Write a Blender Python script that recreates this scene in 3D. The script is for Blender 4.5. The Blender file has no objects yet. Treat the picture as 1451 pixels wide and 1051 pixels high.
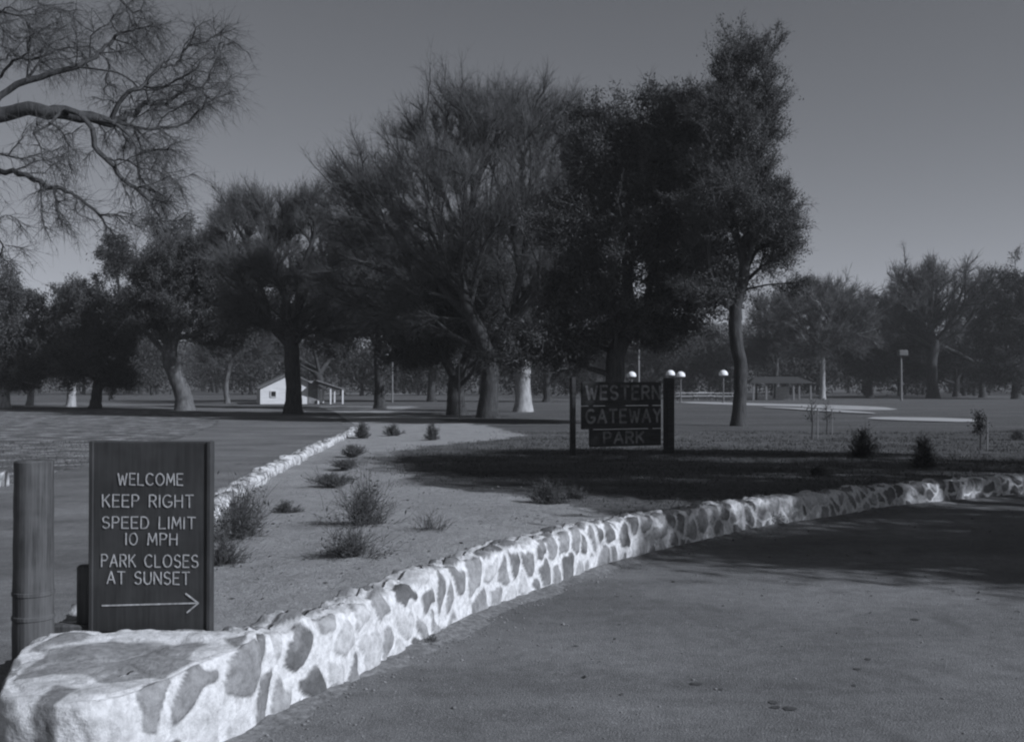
import bpy, math, random
import numpy as np
from mathutils import Vector, noise

random.seed(7)
RNG = np.random.default_rng(11)
scene = bpy.context.scene
COL = scene.collection
F = 1500.0          # focal length in photo pixels
CAMZ = 1.6          # eye height
HZ = 545.0          # horizon row in the photo
PI = math.pi

def wx(px, d): return (px - 725.5) * d / F
def wz(py, d): return CAMZ - (py - HZ) * d / F
def dep(py, z=0.0): return F * (CAMZ - z) / (py - HZ)

# ------------------------------------------------------------------ helpers
def link(o, parent=None):
    COL.objects.link(o)
    if parent is not None: o.parent = parent
    return o

def tag(o, label=None, cat=None, group=None, kind=None):
    if label: o['label'] = label
    if cat: o['category'] = cat
    if group: o['group'] = group
    if kind: o['kind'] = kind
    return o

def thing(name, loc, label, cat, group=None, rz=0.0):
    o = bpy.data.objects.new(name, None)
    o.empty_display_size = 0.3
    o.location = loc; o.rotation_euler = (0, 0, rz)
    link(o); tag(o, label, cat, group)
    return o

def mesh_np(name, V, faces, mat, parent=None, attrs=None, smooth=False):
    """V (n,3); faces = list of integer arrays, each (m,k)"""
    V = np.asarray(V, np.float32)
    me = bpy.data.meshes.new(name)
    me.vertices.add(len(V)); me.vertices.foreach_set('co', V.ravel())
    loops = np.concatenate([np.asarray(f, np.int32).ravel() for f in faces])
    totals = np.concatenate([np.full(len(f), f.shape[1], np.int32) for f in faces])
    starts = np.concatenate([[0], np.cumsum(totals)[:-1]]).astype(np.int32)
    me.loops.add(len(loops)); me.loops.foreach_set('vertex_index', loops)
    me.polygons.add(len(totals)); me.polygons.foreach_set('loop_start', starts)
    try: me.polygons.foreach_set('loop_total', totals)
    except Exception: pass
    me.update(calc_edges=True); me.validate()
    if smooth: me.polygons.foreach_set('use_smooth', np.ones(len(me.polygons), bool))
    if attrs:
        for k, a in attrs.items():
            at = me.attributes.new(k, 'FLOAT', 'POINT'); at.data.foreach_set('value', np.asarray(a, np.float32).ravel())
    if mat: me.materials.append(mat)
    o = bpy.data.objects.new(name, me)
    return link(o, parent)

class MB:
    """collects simple shapes into one mesh"""
    def __init__(s): s.v = []; s.f = []
    def add(s, vs, fs):
        b = len(s.v); s.v += [tuple(p) for p in vs]; s.f += [tuple(i + b for i in f) for f in fs]
    def box(s, c, d, rz=0.0, bev=0.0, rx=0.0):
        hx, hy, hz = d[0]/2, d[1]/2, d[2]/2
        if bev <= 0:
            vs = [(x, y, z) for z in (-hz, hz) for x, y in ((-hx,-hy),(hx,-hy),(hx,hy),(-hx,hy))]
            fs = [(3,2,1,0),(4,5,6,7),(0,1,5,4),(1,2,6,5),(2,3,7,6),(3,0,4,7)]
        else:
            b = bev; vs = []
            def ring(ix, iy, z):
                return [(-ix+b,-iy,z),(ix-b,-iy,z),(ix,-iy+b,z),(ix,iy-b,z),(ix-b,iy,z),(-ix+b,iy,z),(-ix,iy-b,z),(-ix,-iy+b,z)]
            vs = ring(hx-b,hy-b,-hz)+ring(hx,hy,-hz+b)+ring(hx,hy,hz-b)+ring(hx-b,hy-b,hz)
            fs = [tuple(range(7,-1,-1)), tuple(range(24,32))]
            for r in range(3):
                for k in range(8):
                    k2 = (k+1) % 8
                    fs.append((r*8+k, r*8+k2, r*8+8+k2, r*8+8+k))
        cr, sr = math.cos(rx), math.sin(rx)
        vs = [(x, y*cr - z*sr, y*sr + z*cr) for x, y, z in vs]
        c0, s0 = math.cos(rz), math.sin(rz)
        vs = [(c[0]+x*c0-y*s0, c[1]+x*s0+y*c0, c[2]+z) for x, y, z in vs]
        s.add(vs, fs)
    def lathe(s, c, prof, n=16):
        """prof [(r,z)] bottom to top, closed ends"""
        vs = []; fs = []
        for r, z in prof:
            for k in range(n):
                a = 2*PI*k/n; vs.append((c[0]+r*math.cos(a), c[1]+r*math.sin(a), c[2]+z))
        for i in range(len(prof)-1):
            for k in range(n):
                k2 = (k+1) % n
                fs.append((i*n+k, i*n+k2, (i+1)*n+k2, (i+1)*n+k))
        fs.append(tuple(range(n-1,-1,-1))); m = (len(prof)-1)*n; fs.append(tuple(range(m, m+n)))
        s.add(vs, fs)
    def tube(s, pts, rs, n=8):
        V, Fc = tube_np(np.array(pts, float), np.array(rs, float), n)
        s.add(V.tolist(), [tuple(f) for f in Fc.tolist()])
    def prism(s, poly, y0, y1):
        """poly [(x,z)] extruded in y"""
        n = len(poly)
        vs = [(x, y0, z) for x, z in poly] + [(x, y1, z) for x, z in poly]
        fs = [tuple(range(n)), tuple(range(2*n-1, n-1, -1))] + [(k, k+n, (k+1)%n+n, (k+1)%n) for k in range(n)]
        s.add(vs, fs)
    def build(s, name, mat, parent=None, smooth=False):
        me = bpy.data.meshes.new(name); me.from_pydata(s.v, [], s.f); me.update()
        if smooth:
            for p in me.polygons: p.use_smooth = True
        me.materials.append(mat)
        return link(bpy.data.objects.new(name, me), parent)

def tube_np(P, R, n):
    m = len(P)
    T = np.gradient(P, axis=0); T /= (np.linalg.norm(T, axis=1, keepdims=True) + 1e-9)
    mt = np.abs(T.mean(axis=0)); ref = np.zeros(3); ref[np.argmin(mt)] = 1
    A = np.cross(T, ref); A /= (np.linalg.norm(A, axis=1, keepdims=True) + 1e-9)
    B = np.cross(T, A)
    a = np.arange(n) * 2*PI/n
    V = P[:, None, :] + R[:, None, None]*(np.cos(a)[None, :, None]*A[:, None, :] + np.sin(a)[None, :, None]*B[:, None, :])
    i = np.arange(m-1)[:, None]*n; k = np.arange(n)[None, :]; k2 = (k+1) % n
    Fc = np.stack([i+k, i+k2, i+n+k2, i+n+k], -1).reshape(-1, 4)
    return V.reshape(-1, 3), Fc

# ------------------------------------------------------------------ materials
def nt(name):
    m = bpy.data.materials.new(name); m.use_nodes = True
    t = m.node_tree; b = t.nodes['Principled BSDF']
    b.inputs['Roughness'].default_value = 0.9
    b.inputs['Specular IOR Level'].default_value = 0.15
    return m, t, b
def N(t, typ, **kw):
    n = t.nodes.new(typ)
    for k, v in kw.items(): setattr(n, k, v)
    return n
def L(t, a, b): t.links.new(a, b)
def g(v): return (v, v, v, 1)
def ramp(t, src, stops):
    r = N(t, 'ShaderNodeValToRGB'); e = r.color_ramp.elements
    while len(e) < len(stops): e.new(0.5)
    for i, (p, v) in enumerate(stops): e[i].position = p; e[i].color = g(v)
    L(t, src, r.inputs[0]); return r.outputs[0]
def noi(t, co, scale, detail=4, rough=0.6, dist=0.0):
    n = N(t, 'ShaderNodeTexNoise'); n.inputs['Scale'].default_value = scale
    n.inputs['Detail'].default_value = detail; n.inputs['Roughness'].default_value = rough
    n.inputs['Distortion'].default_value = dist
    L(t, co, n.inputs['Vector']); return n.outputs['Fac']
def mapped(t, scale, kind='Object'):
    if kind == 'World':
        src = N(t, 'ShaderNodeNewGeometry').outputs['Position']
    else:
        src = N(t, 'ShaderNodeTexCoord').outputs[kind]
    mp = N(t, 'ShaderNodeMapping'); mp.inputs['Scale'].default_value = scale
    L(t, src, mp.inputs['Vector']); return mp.outputs[0]
def math_(t, op, a, b, clamp=False):
    n = N(t, 'ShaderNodeMath', operation=op); n.use_clamp = clamp
    for i, v in enumerate((a, b)):
        if isinstance(v, (int, float)): n.inputs[i].default_value = v
        else: L(t, v, n.inputs[i])
    return n.outputs[0]
def mixc(t, fac, a, b, mode='MIX'):
    n = N(t, 'ShaderNodeMix', data_type='RGBA', blend_type=mode)
    for idx, v in ((0, fac), (6, a), (7, b)):
        if isinstance(v, (int, float)): n.inputs[idx].default_value = v if idx == 0 else g(v)
        else: L(t, v, n.inputs[idx])
    return n.outputs[2]
def bump(t, b, h, strength=0.5, dist=0.02):
    n = N(t, 'ShaderNodeBump'); n.inputs['Strength'].default_value = strength; n.inputs['Distance'].default_value = dist
    L(t, h, n.inputs['Height']); L(t, n.outputs[0], b.inputs['Normal'])

def mat_noise(name, lo, hi, scale=(1,1,1), ns=6, rough=0.9, bs=0.4, bd=0.01, dirt=None):
    m, t, b = nt(name)
    co = mapped(t, scale)
    f = noi(t, co, ns, 6, 0.65)
    c = ramp(t, f, [(0.3, lo), (0.7, hi)])
    if dirt:
        f2 = noi(t, mapped(t, (1, 1, 1)), dirt[0], 3, 0.6)
        c = mixc(t, ramp(t, f2, [(0.45, 0), (0.65, dirt[1])]), c, dirt[2])
    L(t, c, b.inputs['Base Color']); b.inputs['Roughness'].default_value = rough
    bump(t, b, f, bs, bd)
    return m

M = {}
M['bark'] = mat_noise('dark_bark', 0.03, 0.08, (1, 1, .22), 9, bs=.9, bd=.05)
M['bark_mid'] = mat_noise('grey_bark', 0.06, 0.17, (1, 1, .3), 7, bs=.9, bd=.05)
M['bark_pale'] = mat_noise('pale_bark', 0.17, 0.42, (1, 1, .35), 5, bs=.6, bd=.03)
M['twig'] = mat_noise('twig_bark', 0.06, 0.14, (1, 1, 1), 3, bs=0)
M['twig_pale'] = mat_noise('pale_twig_bark', 0.07, 0.14, (1, 1, 1), 3, bs=0)
M['twig_dark'] = mat_noise('dark_twig', 0.02, 0.05, (1, 1, 1), 3, bs=0)
def leaf_mat(name, lo, hi):
    m, t, b = nt(name)
    f = noi(t, mapped(t, (1, 1, 1)), 0.9, 4, 0.7)
    L(t, ramp(t, f, [(0.3, lo), (0.7, hi)]), b.inputs['Base Color'])
    b.inputs['Roughness'].default_value = 0.7
    return m
M['leaf'] = leaf_mat('evergreen_leaf', 0.040, 0.095)
M['leaf_dark'] = leaf_mat('dark_evergreen_leaf', 0.034, 0.082)
M['leaf_mid'] = leaf_mat('grey_green_leaf', 0.05, 0.11)
M['leaf_shrub'] = leaf_mat('shrub_leaf', 0.03, 0.07)
M['wood_far'] = leaf_mat('far_wood_leaf', 0.02, 0.05)
M['sign_wood'] = mat_noise('dark_stained_board', 0.030, 0.052, (14, 14, .8), 3, rough=.7, bs=.35, bd=.004, dirt=(4, .5, .07))
M['plank'] = mat_noise('dark_brown_plank', 0.032, 0.062, (1.2, 9, 9), 3, rough=.8, bs=.5, bd=.01)
M['post_wood'] = mat_noise('brown_log', 0.025, 0.12, (16, 16, .7), 2, rough=.75, bs=.6, bd=.006, dirt=(5, .5, .12))
M['paint'] = mat_noise('worn_white_paint', 0.20, 0.56, (1, 1, 1), 45, rough=.6, bs=.1, bd=.001)
M['paint_old'] = mat_noise('faded_paint', 0.05, 0.30, (1, 1, 1), 9, rough=.7, bs=.1, bd=.001)
M['white_wall'] = mat_noise('white_painted_siding', 0.5, 0.72, (.4, .4, 5), 2, rough=.7, bs=.3, bd=.01)
M['roofing'] = mat_noise('grey_roofing', 0.12, 0.24, (1, 1, 1), 5, bs=.4)
M['dark_glass'] = mat_noise('dark_pane', 0.015, 0.03, (1, 1, 1), 3, rough=.2, bs=0)
M['pole_wood'] = mat_noise('weathered_pole', 0.12, 0.24, (6, 6, .5), 3, bs=.3)
M['dome'] = mat_noise('white_dome', 0.72, 0.85, (1, 1, 1), 2, rough=.4, bs=0)
M['metal'] = mat_noise('grey_metal', 0.10, 0.18, (1, 1, 1), 6, rough=.5, bs=.1)
M['concrete'] = mat_noise('pale_concrete', 0.35, 0.55, (1, 1, 1), 3, bs=.2)
M['car_paint'] = mat_noise('pale_car_paint', 0.42, 0.5, (1, 1, 1), 2, rough=.3, bs=0)
M['rubber'] = mat_noise('black_rubber', 0.02, 0.03, (1, 1, 1), 4, bs=0)
M['pebble'] = mat_noise('pebble_stone', 0.10, 0.27, (1, 1, 1), 2.2, bs=.2)
M['grass_blade'] = leaf_mat('dry_grass_blade', 0.05, 0.11)
M['litter'] = mat_noise('dead_leaf', 0.03, 0.10, (1, 1, 1), 3, bs=0)

# stone wall: tone painted per stone (attribute), plus fine mottling
m, t, b = nt('whitewashed_rubble')
at = N(t, 'ShaderNodeAttribute', attribute_name='tone')
f1 = noi(t, mapped(t, (1, 1, 1)), 22, 6, .7); f2 = noi(t, mapped(t, (1, 1, 1)), 5, 4, .6); f3 = noi(t, mapped(t, (1, 1, 1)), 70, 3, .6)
c = mixc(t, 1.0, at.outputs['Color'], ramp(t, f1, [(.3, .62), (.62, 1.10)]), 'MULTIPLY')
c = mixc(t, ramp(t, f2, [(.54, 0), (.72, .45)]), c, .52)          # smears of mortar over stones
c = mixc(t, ramp(t, noi(t, mapped(t, (1,1,1)), 9, 5, .7), [(.60, 0), (.74, .55)]), c, .20)   # grime
L(t, c, b.inputs['Base Color'])
bump(t, b, math_(t, 'ADD', f1, math_(t, 'MULTIPLY', f3, .6)), .7, .012)
M['rubble'] = m

# asphalt
m, t, b = nt('old_asphalt')
co = mapped(t, (1, 1, 1), 'World')
big = noi(t, co, .55, 5, .6); med = noi(t, co, 7, 5, .7); fine = noi(t, co, 130, 3, .8)
agg = N(t, 'ShaderNodeTexVoronoi'); agg.inputs['Scale'].default_value = 85; L(t, co, agg.inputs['Vector'])
c = ramp(t, big, [(.3, .125), (.7, .185)])
c = mixc(t, 1.0, c, ramp(t, med, [(.3, .80), (.7, 1.18)]), 'MULTIPLY')
c = mixc(t, 1.0, c, ramp(t, fine, [(.32, .50), (.68, 1.45)]), 'MULTIPLY')
sp = ramp(t, agg.outputs['Color'], [(.80, 0), (.95, .55)])
c = mixc(t, sp, c, .30)
wear = ramp(t, noi(t, mapped(t, (.35, .9, 1), 'World'), .8, 4, .6, .6), [(.38, .80), (.62, 1.14)])
c = mixc(t, 1.0, c, wear, 'MULTIPLY')
oil = ramp(t, noi(t, mapped(t, (1, .5, 1), 'World'), 1.9, 2, .5), [(.63, 0), (.74, .45)])
c = mixc(t, oil, c, .06)
L(t, c, b.inputs['Base Color']); b.inputs['Roughness'].default_value = .85
bump(t, b, math_(t, 'ADD', fine, math_(t, 'MULTIPLY', agg.outputs['Distance'], 1.0)), .7, .006)
M['asphalt'] = m

# ground: sand (attribute) to dry winter grass
m, t, b = nt('sand_and_grass')
co = mapped(t, (1, 1, 1), 'World')
at = N(t, 'ShaderNodeAttribute', attribute_name='sand').outputs['Fac']
n1 = noi(t, co, 1.3, 6, .65); n2 = noi(t, co, 14, 6, .7); n3 = noi(t, co, 90, 3, .7); n4 = noi(t, mapped(t, (.12, .5, 1), 'World'), 1, 5, .6)
k = math_(t, 'ADD', at, math_(t, 'MULTIPLY', math_(t, 'SUBTRACT', n1, .5), 1.1))
k = math_(t, 'ADD', k, math_(t, 'MULTIPLY', math_(t, 'SUBTRACT', n2, .5), .5))
msk = ramp(t, k, [(.42, 0), (.62, 1)])
sand = mixc(t, 1.0, ramp(t, n2, [(.3, .29), (.7, .42)]), ramp(t, n3, [(.3, .66), (.7, 1.22)]), 'MULTIPLY')
sand = mixc(t, 1.0, sand, ramp(t, n1, [(.3, .82), (.7, 1.1)]), 'MULTIPLY')
grs = mixc(t, 1.0, ramp(t, n4, [(.35, .08), (.7, .15)]), ramp(t, n2, [(.3, .45), (.7, 1.5)]), 'MULTIPLY')
grs = mixc(t, 1.0, grs, ramp(t, n3, [(.3, .6), (.7, 1.35)]), 'MULTIPLY')
L(t, mixc(t, msk, grs, sand), b.inputs['Base Color'])
bump(t, b, math_(t, 'ADD', n3, math_(t, 'MULTIPLY', n2, 2.5)), .8, .03)
M['ground'] = m

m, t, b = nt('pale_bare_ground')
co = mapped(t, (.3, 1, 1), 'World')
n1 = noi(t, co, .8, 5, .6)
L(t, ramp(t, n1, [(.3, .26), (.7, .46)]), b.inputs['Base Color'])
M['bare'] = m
M['hill'] = leaf_mat('wooded_hill', .04, .07)

# ------------------------------------------------------------------ noise helper for numpy
def nz(x, y, z=0.0, s=1.0):
    return noise.noise(Vector((x*s, y*s, z*s)))

# ------------------------------------------------------------------ curves of the two low walls
def resample(P, step):
    P = np.array(P, float)
    # catmull-rom
    Q = []
    n = len(P)
    for i in range(n-1):
        p0 = P[max(i-1, 0)]; p1 = P[i]; p2 = P[i+1]; p3 = P[min(i+2, n-1)]
        for tt in np.linspace(0, 1, 40, endpoint=False):
            Q.append(.5*((2*p1)+(-p0+p2)*tt+(2*p0-5*p1+4*p2-p3)*tt*tt+(-p0+3*p1-3*p2+p3)*tt**3))
    Q.append(P[-1]); Q = np.array(Q)
    s = np.concatenate([[0], np.cumsum(np.linalg.norm(np.diff(Q[:, :2], axis=0), axis=1))])
    m = max(2, int(s[-1]/step)); ss = np.linspace(0, s[-1], m+1)
    return np.stack([np.interp(ss, s, Q[:, k]) for k in range(Q.shape[1])], 1), ss

face_px = [(330,1038),(487,967),(566,924),(636,888),(683,865),(762,837),(801,822),(860,800),(974,772),(1078,748),(1181,733),(1264,719),(1446,702)]
R_face = [(wx(x, dep(y)), dep(y)) for x, y in face_px]
hts = [.375, .375, .37, .37, .37, .37, .37, .36, .33, .31, .29, .27, .27]
R_pts = [(-1.50, 4.35, .37)] + [(p[0], p[1], h) for p, h in zip(R_face, hts)] + [(10.5, 16.9, .28), (15, 18.6, .28), (22, 20.4, .28), (32, 22, .28)]
L_pts = [(-2.30, 5.0, .36), (-2.42, 6.0, .36), (-2.8, 8.5, .35), (-3.5, 12.6, .34), (-4.12, 18.9, .30), (-4.65, 26, .22), (-5.1, 32.5, .17), (-5.6, 36.5, .12)]

def voronoi_tone(U, W, cell, seed, aspect=.98, jit=.42, lo=.13, hi=.46, mortar=.78):
    """irregular stones: returns (tone, edge distance) for wall coordinates U (along), W (up)"""
    U0 = U/cell; W0 = W/(cell*aspect)
    # warp so the stones are not regular
    sh = U.shape
    iu = np.floor(U0).astype(int); iw = np.floor(W0).astype(int)
    d1 = np.full(sh, 9.0); d2 = np.full(sh, 9.0); idn = np.zeros(sh)
    for du in (-2, -1, 0, 1, 2):
        for dw in (-2, -1, 0, 1, 2):
            cu = iu+du; cw = iw+dw
            h = np.sin(cu*127.1+cw*311.7+seed)*43758.5453; h1 = h-np.floor(h)
            h = np.sin(cu*269.5+cw*183.3+seed*1.7)*43758.5453; h2 = h-np.floor(h)
            h = np.sin(cu*97.3+cw*57.9+seed*2.3)*23758.5453; h3 = h-np.floor(h)
            px = cu+.5+(h1-.5)*2*jit; pw = cw+.5+(h2-.5)*2*jit
            d = np.sqrt((U0-px)**2+(W0-pw)**2)-.10*h3
            nearer = d < d1
            d2 = np.where(nearer, d1, np.minimum(d2, d)); idn = np.where(nearer, h3*7.13 % 1, idn); d1 = np.where(nearer, d, d1)
    e = d2-d1
    return e, idn

def smooth01(x, a, b_):
    tt = np.clip((x-a)/(b_-a), 0, 1); return tt*tt*(3-2*tt)

def stone_tone(e, idn, shape_n, mth=.13):
    m_ = mth+.16*shape_n
    k = smooth01(e, m_, m_+.08)
    st = .14+.25*idn+.08*(shape_n-.4)
    st = np.where(idn > .72, .50, st)          # some stones fully whitewashed
    ring = np.exp(-((e-m_-.05)/.035)**2)          # dirt caught in the joint beside each stone
    return (.64*(1-k)+st*k)*(1-.30*ring), k-.7*ring

def wall(name, pts, side, thick, cell, step, label, seed, group=None, rough=.02, up=.012):
    """side=+1: face is on the right hand of the travel direction. Sweeps base -> top -> back"""
    Q, S = resample(pts, step)
    n = len(Q)
    T = np.gradient(Q[:, :2], axis=0); T /= np.linalg.norm(T, axis=1, keepdims=True)
    Nn = np.stack([T[:, 1], -T[:, 0]], 1)*side       # towards the face
    hmax = Q[:, 2].max()+.08
    nv1 = max(6, int(hmax/(step*.95))); nv2 = max(4, int(thick/(step*1.1))); nv3 = max(3, int(nv1*.5))
    prof = [(0, i/nv1) for i in range(nv1)] + [(i/nv2, 1.0) for i in range(nv2)] + [(1.0, 1-i/nv3) for i in range(nv3+1)]
    prof = np.array(prof)                             # (across 0..1, height fraction -0.05..1)
    nv = len(prof)
    topn = np.array([.03*nz(s, seed, 0, 2.1)+.045*nz(s, seed+3, 0, 6.5)+.025*nz(s, seed+9, 0, 16) for s in S])
    H = Q[:, 2]+topn*min(1.0, cell/.13)
    th = thick*(1+.18*np.array([nz(s, seed+5, 0, 1.7) for s in S]))
    A = prof[:, 0][None, :]; Hh = prof[:, 1][None, :]
    across = A*th[:, None]; z = -.06+(H[:, None]+.06)*Hh
    # rounding of the shoulders
    rr = smooth01(Hh, .86, 1.0)*np.ones_like(z)
    inset = rr*.018
    across = across+np.where(A < .5, inset, -inset)
    batter = (1-Hh)*.03
    across = across-np.where(A < .5, batter, 0)
    edge = np.sin(np.clip(A, 0, 1)*PI)*.018*(Hh > .99)
    z = z+edge
    base = Q[:, None, :2]-Nn[:, None, :]*across[..., None]
    U = np.repeat(S[:, None], nv, 1); W = np.concatenate([[0], np.cumsum(np.hypot(np.diff(prof[:, 0])*thick, np.diff(prof[:, 1])*.38))])[None, :]*np.ones((n, 1))
    flat_n = np.array([nz(u, w, seed, 7) for u, w in zip(U.ravel(), W.ravel())]).reshape(U.shape)
    wu = np.array([nz(u, w, seed+20, 3.3) for u, w in zip(U.ravel(), W.ravel())]).reshape(U.shape)
    e, idn = voronoi_tone(U+.10*wu+.03*flat_n, W+.07*flat_n, cell, seed, jit=.49)
    tone, k = stone_tone(e, idn, np.clip(flat_n+.35, 0, 1))
    fz = np.array([nz(u, w, seed+40, 24) for u, w in zip(U.ravel(), W.ravel())]).reshape(U.shape)
    disp = (k*.009+smooth01(e, .1, .5)*.007)+rough*.3*flat_n+.005*wu+.0045*fz
    onside = (Hh < .999)*1.0*np.ones_like(z)
    dirx = np.where(A < .5, 1.0, -1.0)
    base = base+Nn[:, None, :]*(disp*onside*dirx)[..., None]
    z = z+disp*(1-onside)*.9
    V = np.concatenate([base, z[..., None]], -1).reshape(-1, 3)
    i = np.arange(n-1)[:, None]*nv; kk = np.arange(nv-1)[None, :]
    Fc = np.stack([i+kk, i+nv+kk, i+nv+kk+1, i+kk+1], -1).reshape(-1, 4)
    if side < 0: Fc = Fc[:, ::-1]
    caps = [np.arange(nv)[None, ::-1], ((n-1)*nv+np.arange(nv))[None, :]]
    o = mesh_np(name, V, [Fc]+caps, M['rubble'], attrs={'tone': tone}, smooth=True)
    tag(o, label, 'stone wall', group)
    return o

wall('stone_wall', R_pts, +1, .27, .20, .0145,
     'low whitewashed rubble stone wall curving beside the asphalt road to the right', 3.0)
wall('stone_wall', L_pts, -1, .26, .17, .03,
     'low pale stone kerb wall running back behind the welcome sign beside the left road', 8.0)
wall('stone_wall', [(-8.02, 16.9, .22), (-9.2, 16.6, .22), (-11, 16.1, .22), (-14, 15.0, .22)], +1, .3, .17, .04,
     'short whitewashed stone wall end at the left edge of the photo, far side of the left road', 5.0)

# the blunt stone nose where both walls meet
def pier():
    foot = [(-2.20, 4.97), (-2.22, 4.75), (-2.10, 4.40), (-1.99, 4.12), (-1.82, 4.03), (-1.60, 4.03), (-1.45, 4.25), (-1.33, 4.60), (-1.20, 4.90), (-1.22, 5.06), (-1.45, 5.10), (-1.9, 5.10), (-2.12, 5.05)]
    P, s = resample(foot+[foot[0]], .016)
    P = P[:-1]; s = s[:-1]; n = len(P)
    C = P.mean(axis=0)
    zs = np.linspace(-.06, 1, 34)
    rings = []
    for v in np.linspace(0, 1, 40)[:-1]: rings.append((1.0, v))
    for v in np.linspace(1, .02, 48): rings.append((v, 1.0))
    rings = np.array(rings); nv = len(rings)
    sc = rings[:, 0][None, :]; hf = rings[:, 1][None, :]
    shr = 1-.03*smooth01(hf, .86, 1.0)
    f = sc*shr
    X = C[0]+(P[:, 0][:, None]-C[0])*f; Y = C[1]+(P[:, 1][:, None]-C[1])*f
    top = .395+.012*np.clip((Y-4.7)/.4, -1, 1)+.018*smooth01(Y, 4.93, 5.0)
    dome = np.where(hf > .99, .008*(1-sc**2), 0)-np.where(hf > .99, .0, 0)
    lump = np.array([nz(a, b_, 0, 4.0) for a, b_ in zip(X.ravel(), Y.ravel())]).reshape(X.shape)
    Z = (-.05+(top+.05+.014*lump)*hf)+dome
    U = np.repeat(s[:, None], nv, 1); W = np.repeat((hf*.45), n, 0)+(1-sc)*.6
    q = np.array([nz(a, b_, c_, 6) for a, b_, c_ in zip(X.ravel(), Y.ravel(), Z.ravel())]).reshape(X.shape)
    w2 = np.array([nz(a+7, b_, c_, 3) for a, b_, c_ in zip(X.ravel(), Y.ravel(), Z.ravel())]).reshape(X.shape)
    # stones laid on the top in plan coordinates, on the sides in wall coordinates
    e1, i1 = voronoi_tone(U+.10*q, W+.10*w2, .26, 21.0, 1.0)
    e2, i2 = voronoi_tone(X*1.0+.06*q, Y+.06*w2, .42, 33.0, .75)
    ont = (hf > .985)*(sc < .93)
    e = np.where(ont, e2, e1); idn = np.where(ont, i2, i1)
    tone, k = stone_tone(e, idn*.6+.34, np.clip(q+.5, 0, 1), .12)
    tone = np.where(idn*.6+.34 > .6, np.maximum(tone, .54), tone)
    flagst = smooth01(.27-np.abs(Y-4.62+.12*q-.05*w2), 0, .03)*smooth01(.36-np.abs(X+1.74+.10*w2), 0, .03)*ont   # the wide flat grey slab
    tone = tone*(1-flagst)+(.27+.05*q)*flagst
    fz = np.array([nz(a, b_, c_, 22) for a, b_, c_ in zip(X.ravel(), Y.ravel(), Z.ravel())]).reshape(X.shape)
    streak = smooth01(.062-np.abs(X+1.775+.03*q), 0, .025)*smooth01(4.27-Y, 0, .03)
    tone = tone*(1-streak)+.20*streak
    d = k*.007+smooth01(e, .1, .5)*.006+.008*q+.0035*fz
    Nx = (P[:, 0]-C[0])[:, None]; Ny = (P[:, 1]-C[1])[:, None]; ln = np.hypot(Nx, Ny)
    side = (hf < .99)*1.0
    X = X+Nx/ln*d*side; Y = Y+Ny/ln*d*side; Z = Z+d*(1-side)*.7
    V = np.stack([X, Y, Z], -1).reshape(-1, 3)
    i = np.arange(n)[:, None]*nv; i2_ = ((np.arange(n)+1) % n)[:, None]*nv; kk = np.arange(nv-1)[None, :]
    Fc = np.stack([i+kk, i+kk+1, i2_+kk+1, i2_+kk], -1).reshape(-1, 4)
    cap = (np.arange(n)*nv+nv-1)[None, :]
    o = mesh_np('stone_pier', V, [Fc[:, ::-1], cap], M['rubble'], attrs={'tone': tone}, smooth=True)
    tag(o, 'broad whitewashed rubble stone pier under the welcome sign with a flat grey slab on top', 'stone pier')
pier()

# ------------------------------------------------------------------ ground
def interp_xy(P, d): P = np.array(P); return np.interp(d, P[:, 1], P[:, 0])
R_line = [(p[0]-.10, p[1]+.10) for p in R_pts]
L_line = [(p[0]+.10, p[1]) for p in L_pts]+[(-7.6, 46), (-11, 62), (-15, 78)]

def island_z(x, d):
    z = np.interp(d, [4.9, 9, 14, 20, 30, 45, 70], [.29, .29, .22, .17, .10, .04, .015])
    return z
def build_island():
    ds = 4.9*(78/4.9)**np.linspace(0, 1, 300)
    nu = 190
    V = []; S_ = []
    for d in ds:
        a = interp_xy(L_line, d)
        b_ = interp_xy(R_line, d) if d < 22 else 60.0
        if d < 5.0: a, b_ = -2.2, -1.25
        u = np.linspace(0, 1, nu); p = 1.0 if b_-a < 14 else 1.7
        x = a+(b_-a)*u**p
        zz = island_z(x, d)
        # sand/grass boundary
        edge = np.interp(d, [4.9, 10.3, 11.5, 13.3, 14.6, 18.5, 23.5, 27, 31, 40, 60], [9, 1.3, .75, -.1, -1.3, -1.9, -2.6, -1.2, .5, -1.0, -7])
        s = .5+(edge-x)*np.interp(d, [5, 12, 25, 60], [1.6, 1.3, .8, .3])
        if d > 26: s = np.minimum(s, .75)
        s = np.clip(s, -.4, 1.4)
        for xi, si in zip(x, s):
            if d > 33: si = si
            w = .035*nz(xi, d, 0, .9)+.016*nz(xi, d, 4, 4)
            if d > 34: w *= .4
            mound = .06*math.exp(-((xi+.8)**2/3.0+(d-9.5)**2/14))
            zz_ = np.interp(d, [4.9, 9, 14, 20, 30, 45, 70], [.29, .29, .22, .17, .10, .04, .015])+w+mound
            if d > 30: q_ = min(1, max(0, (xi-a)/2.5)); zz_ = (zz_+.02)*(1-min(1, (d-30)/6)*(1-q_*q_*(3-2*q_)))-.02*min(1, (d-30)/6)
            V.append((xi, d, zz_))
        S_.extend(s)
    n = len(ds); i = np.arange(n-1)[:, None]*nu; k = np.arange(nu-1)[None, :]
    Fc = np.stack([i+k, i+k+1, i+nu+k+1, i+nu+k], -1).reshape(-1, 4)
    o = mesh_np('sandy_bank', V, [Fc], M['ground'], attrs={'sand': S_}, smooth=True)
    tag(o, kind='structure')
build_island()

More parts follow.
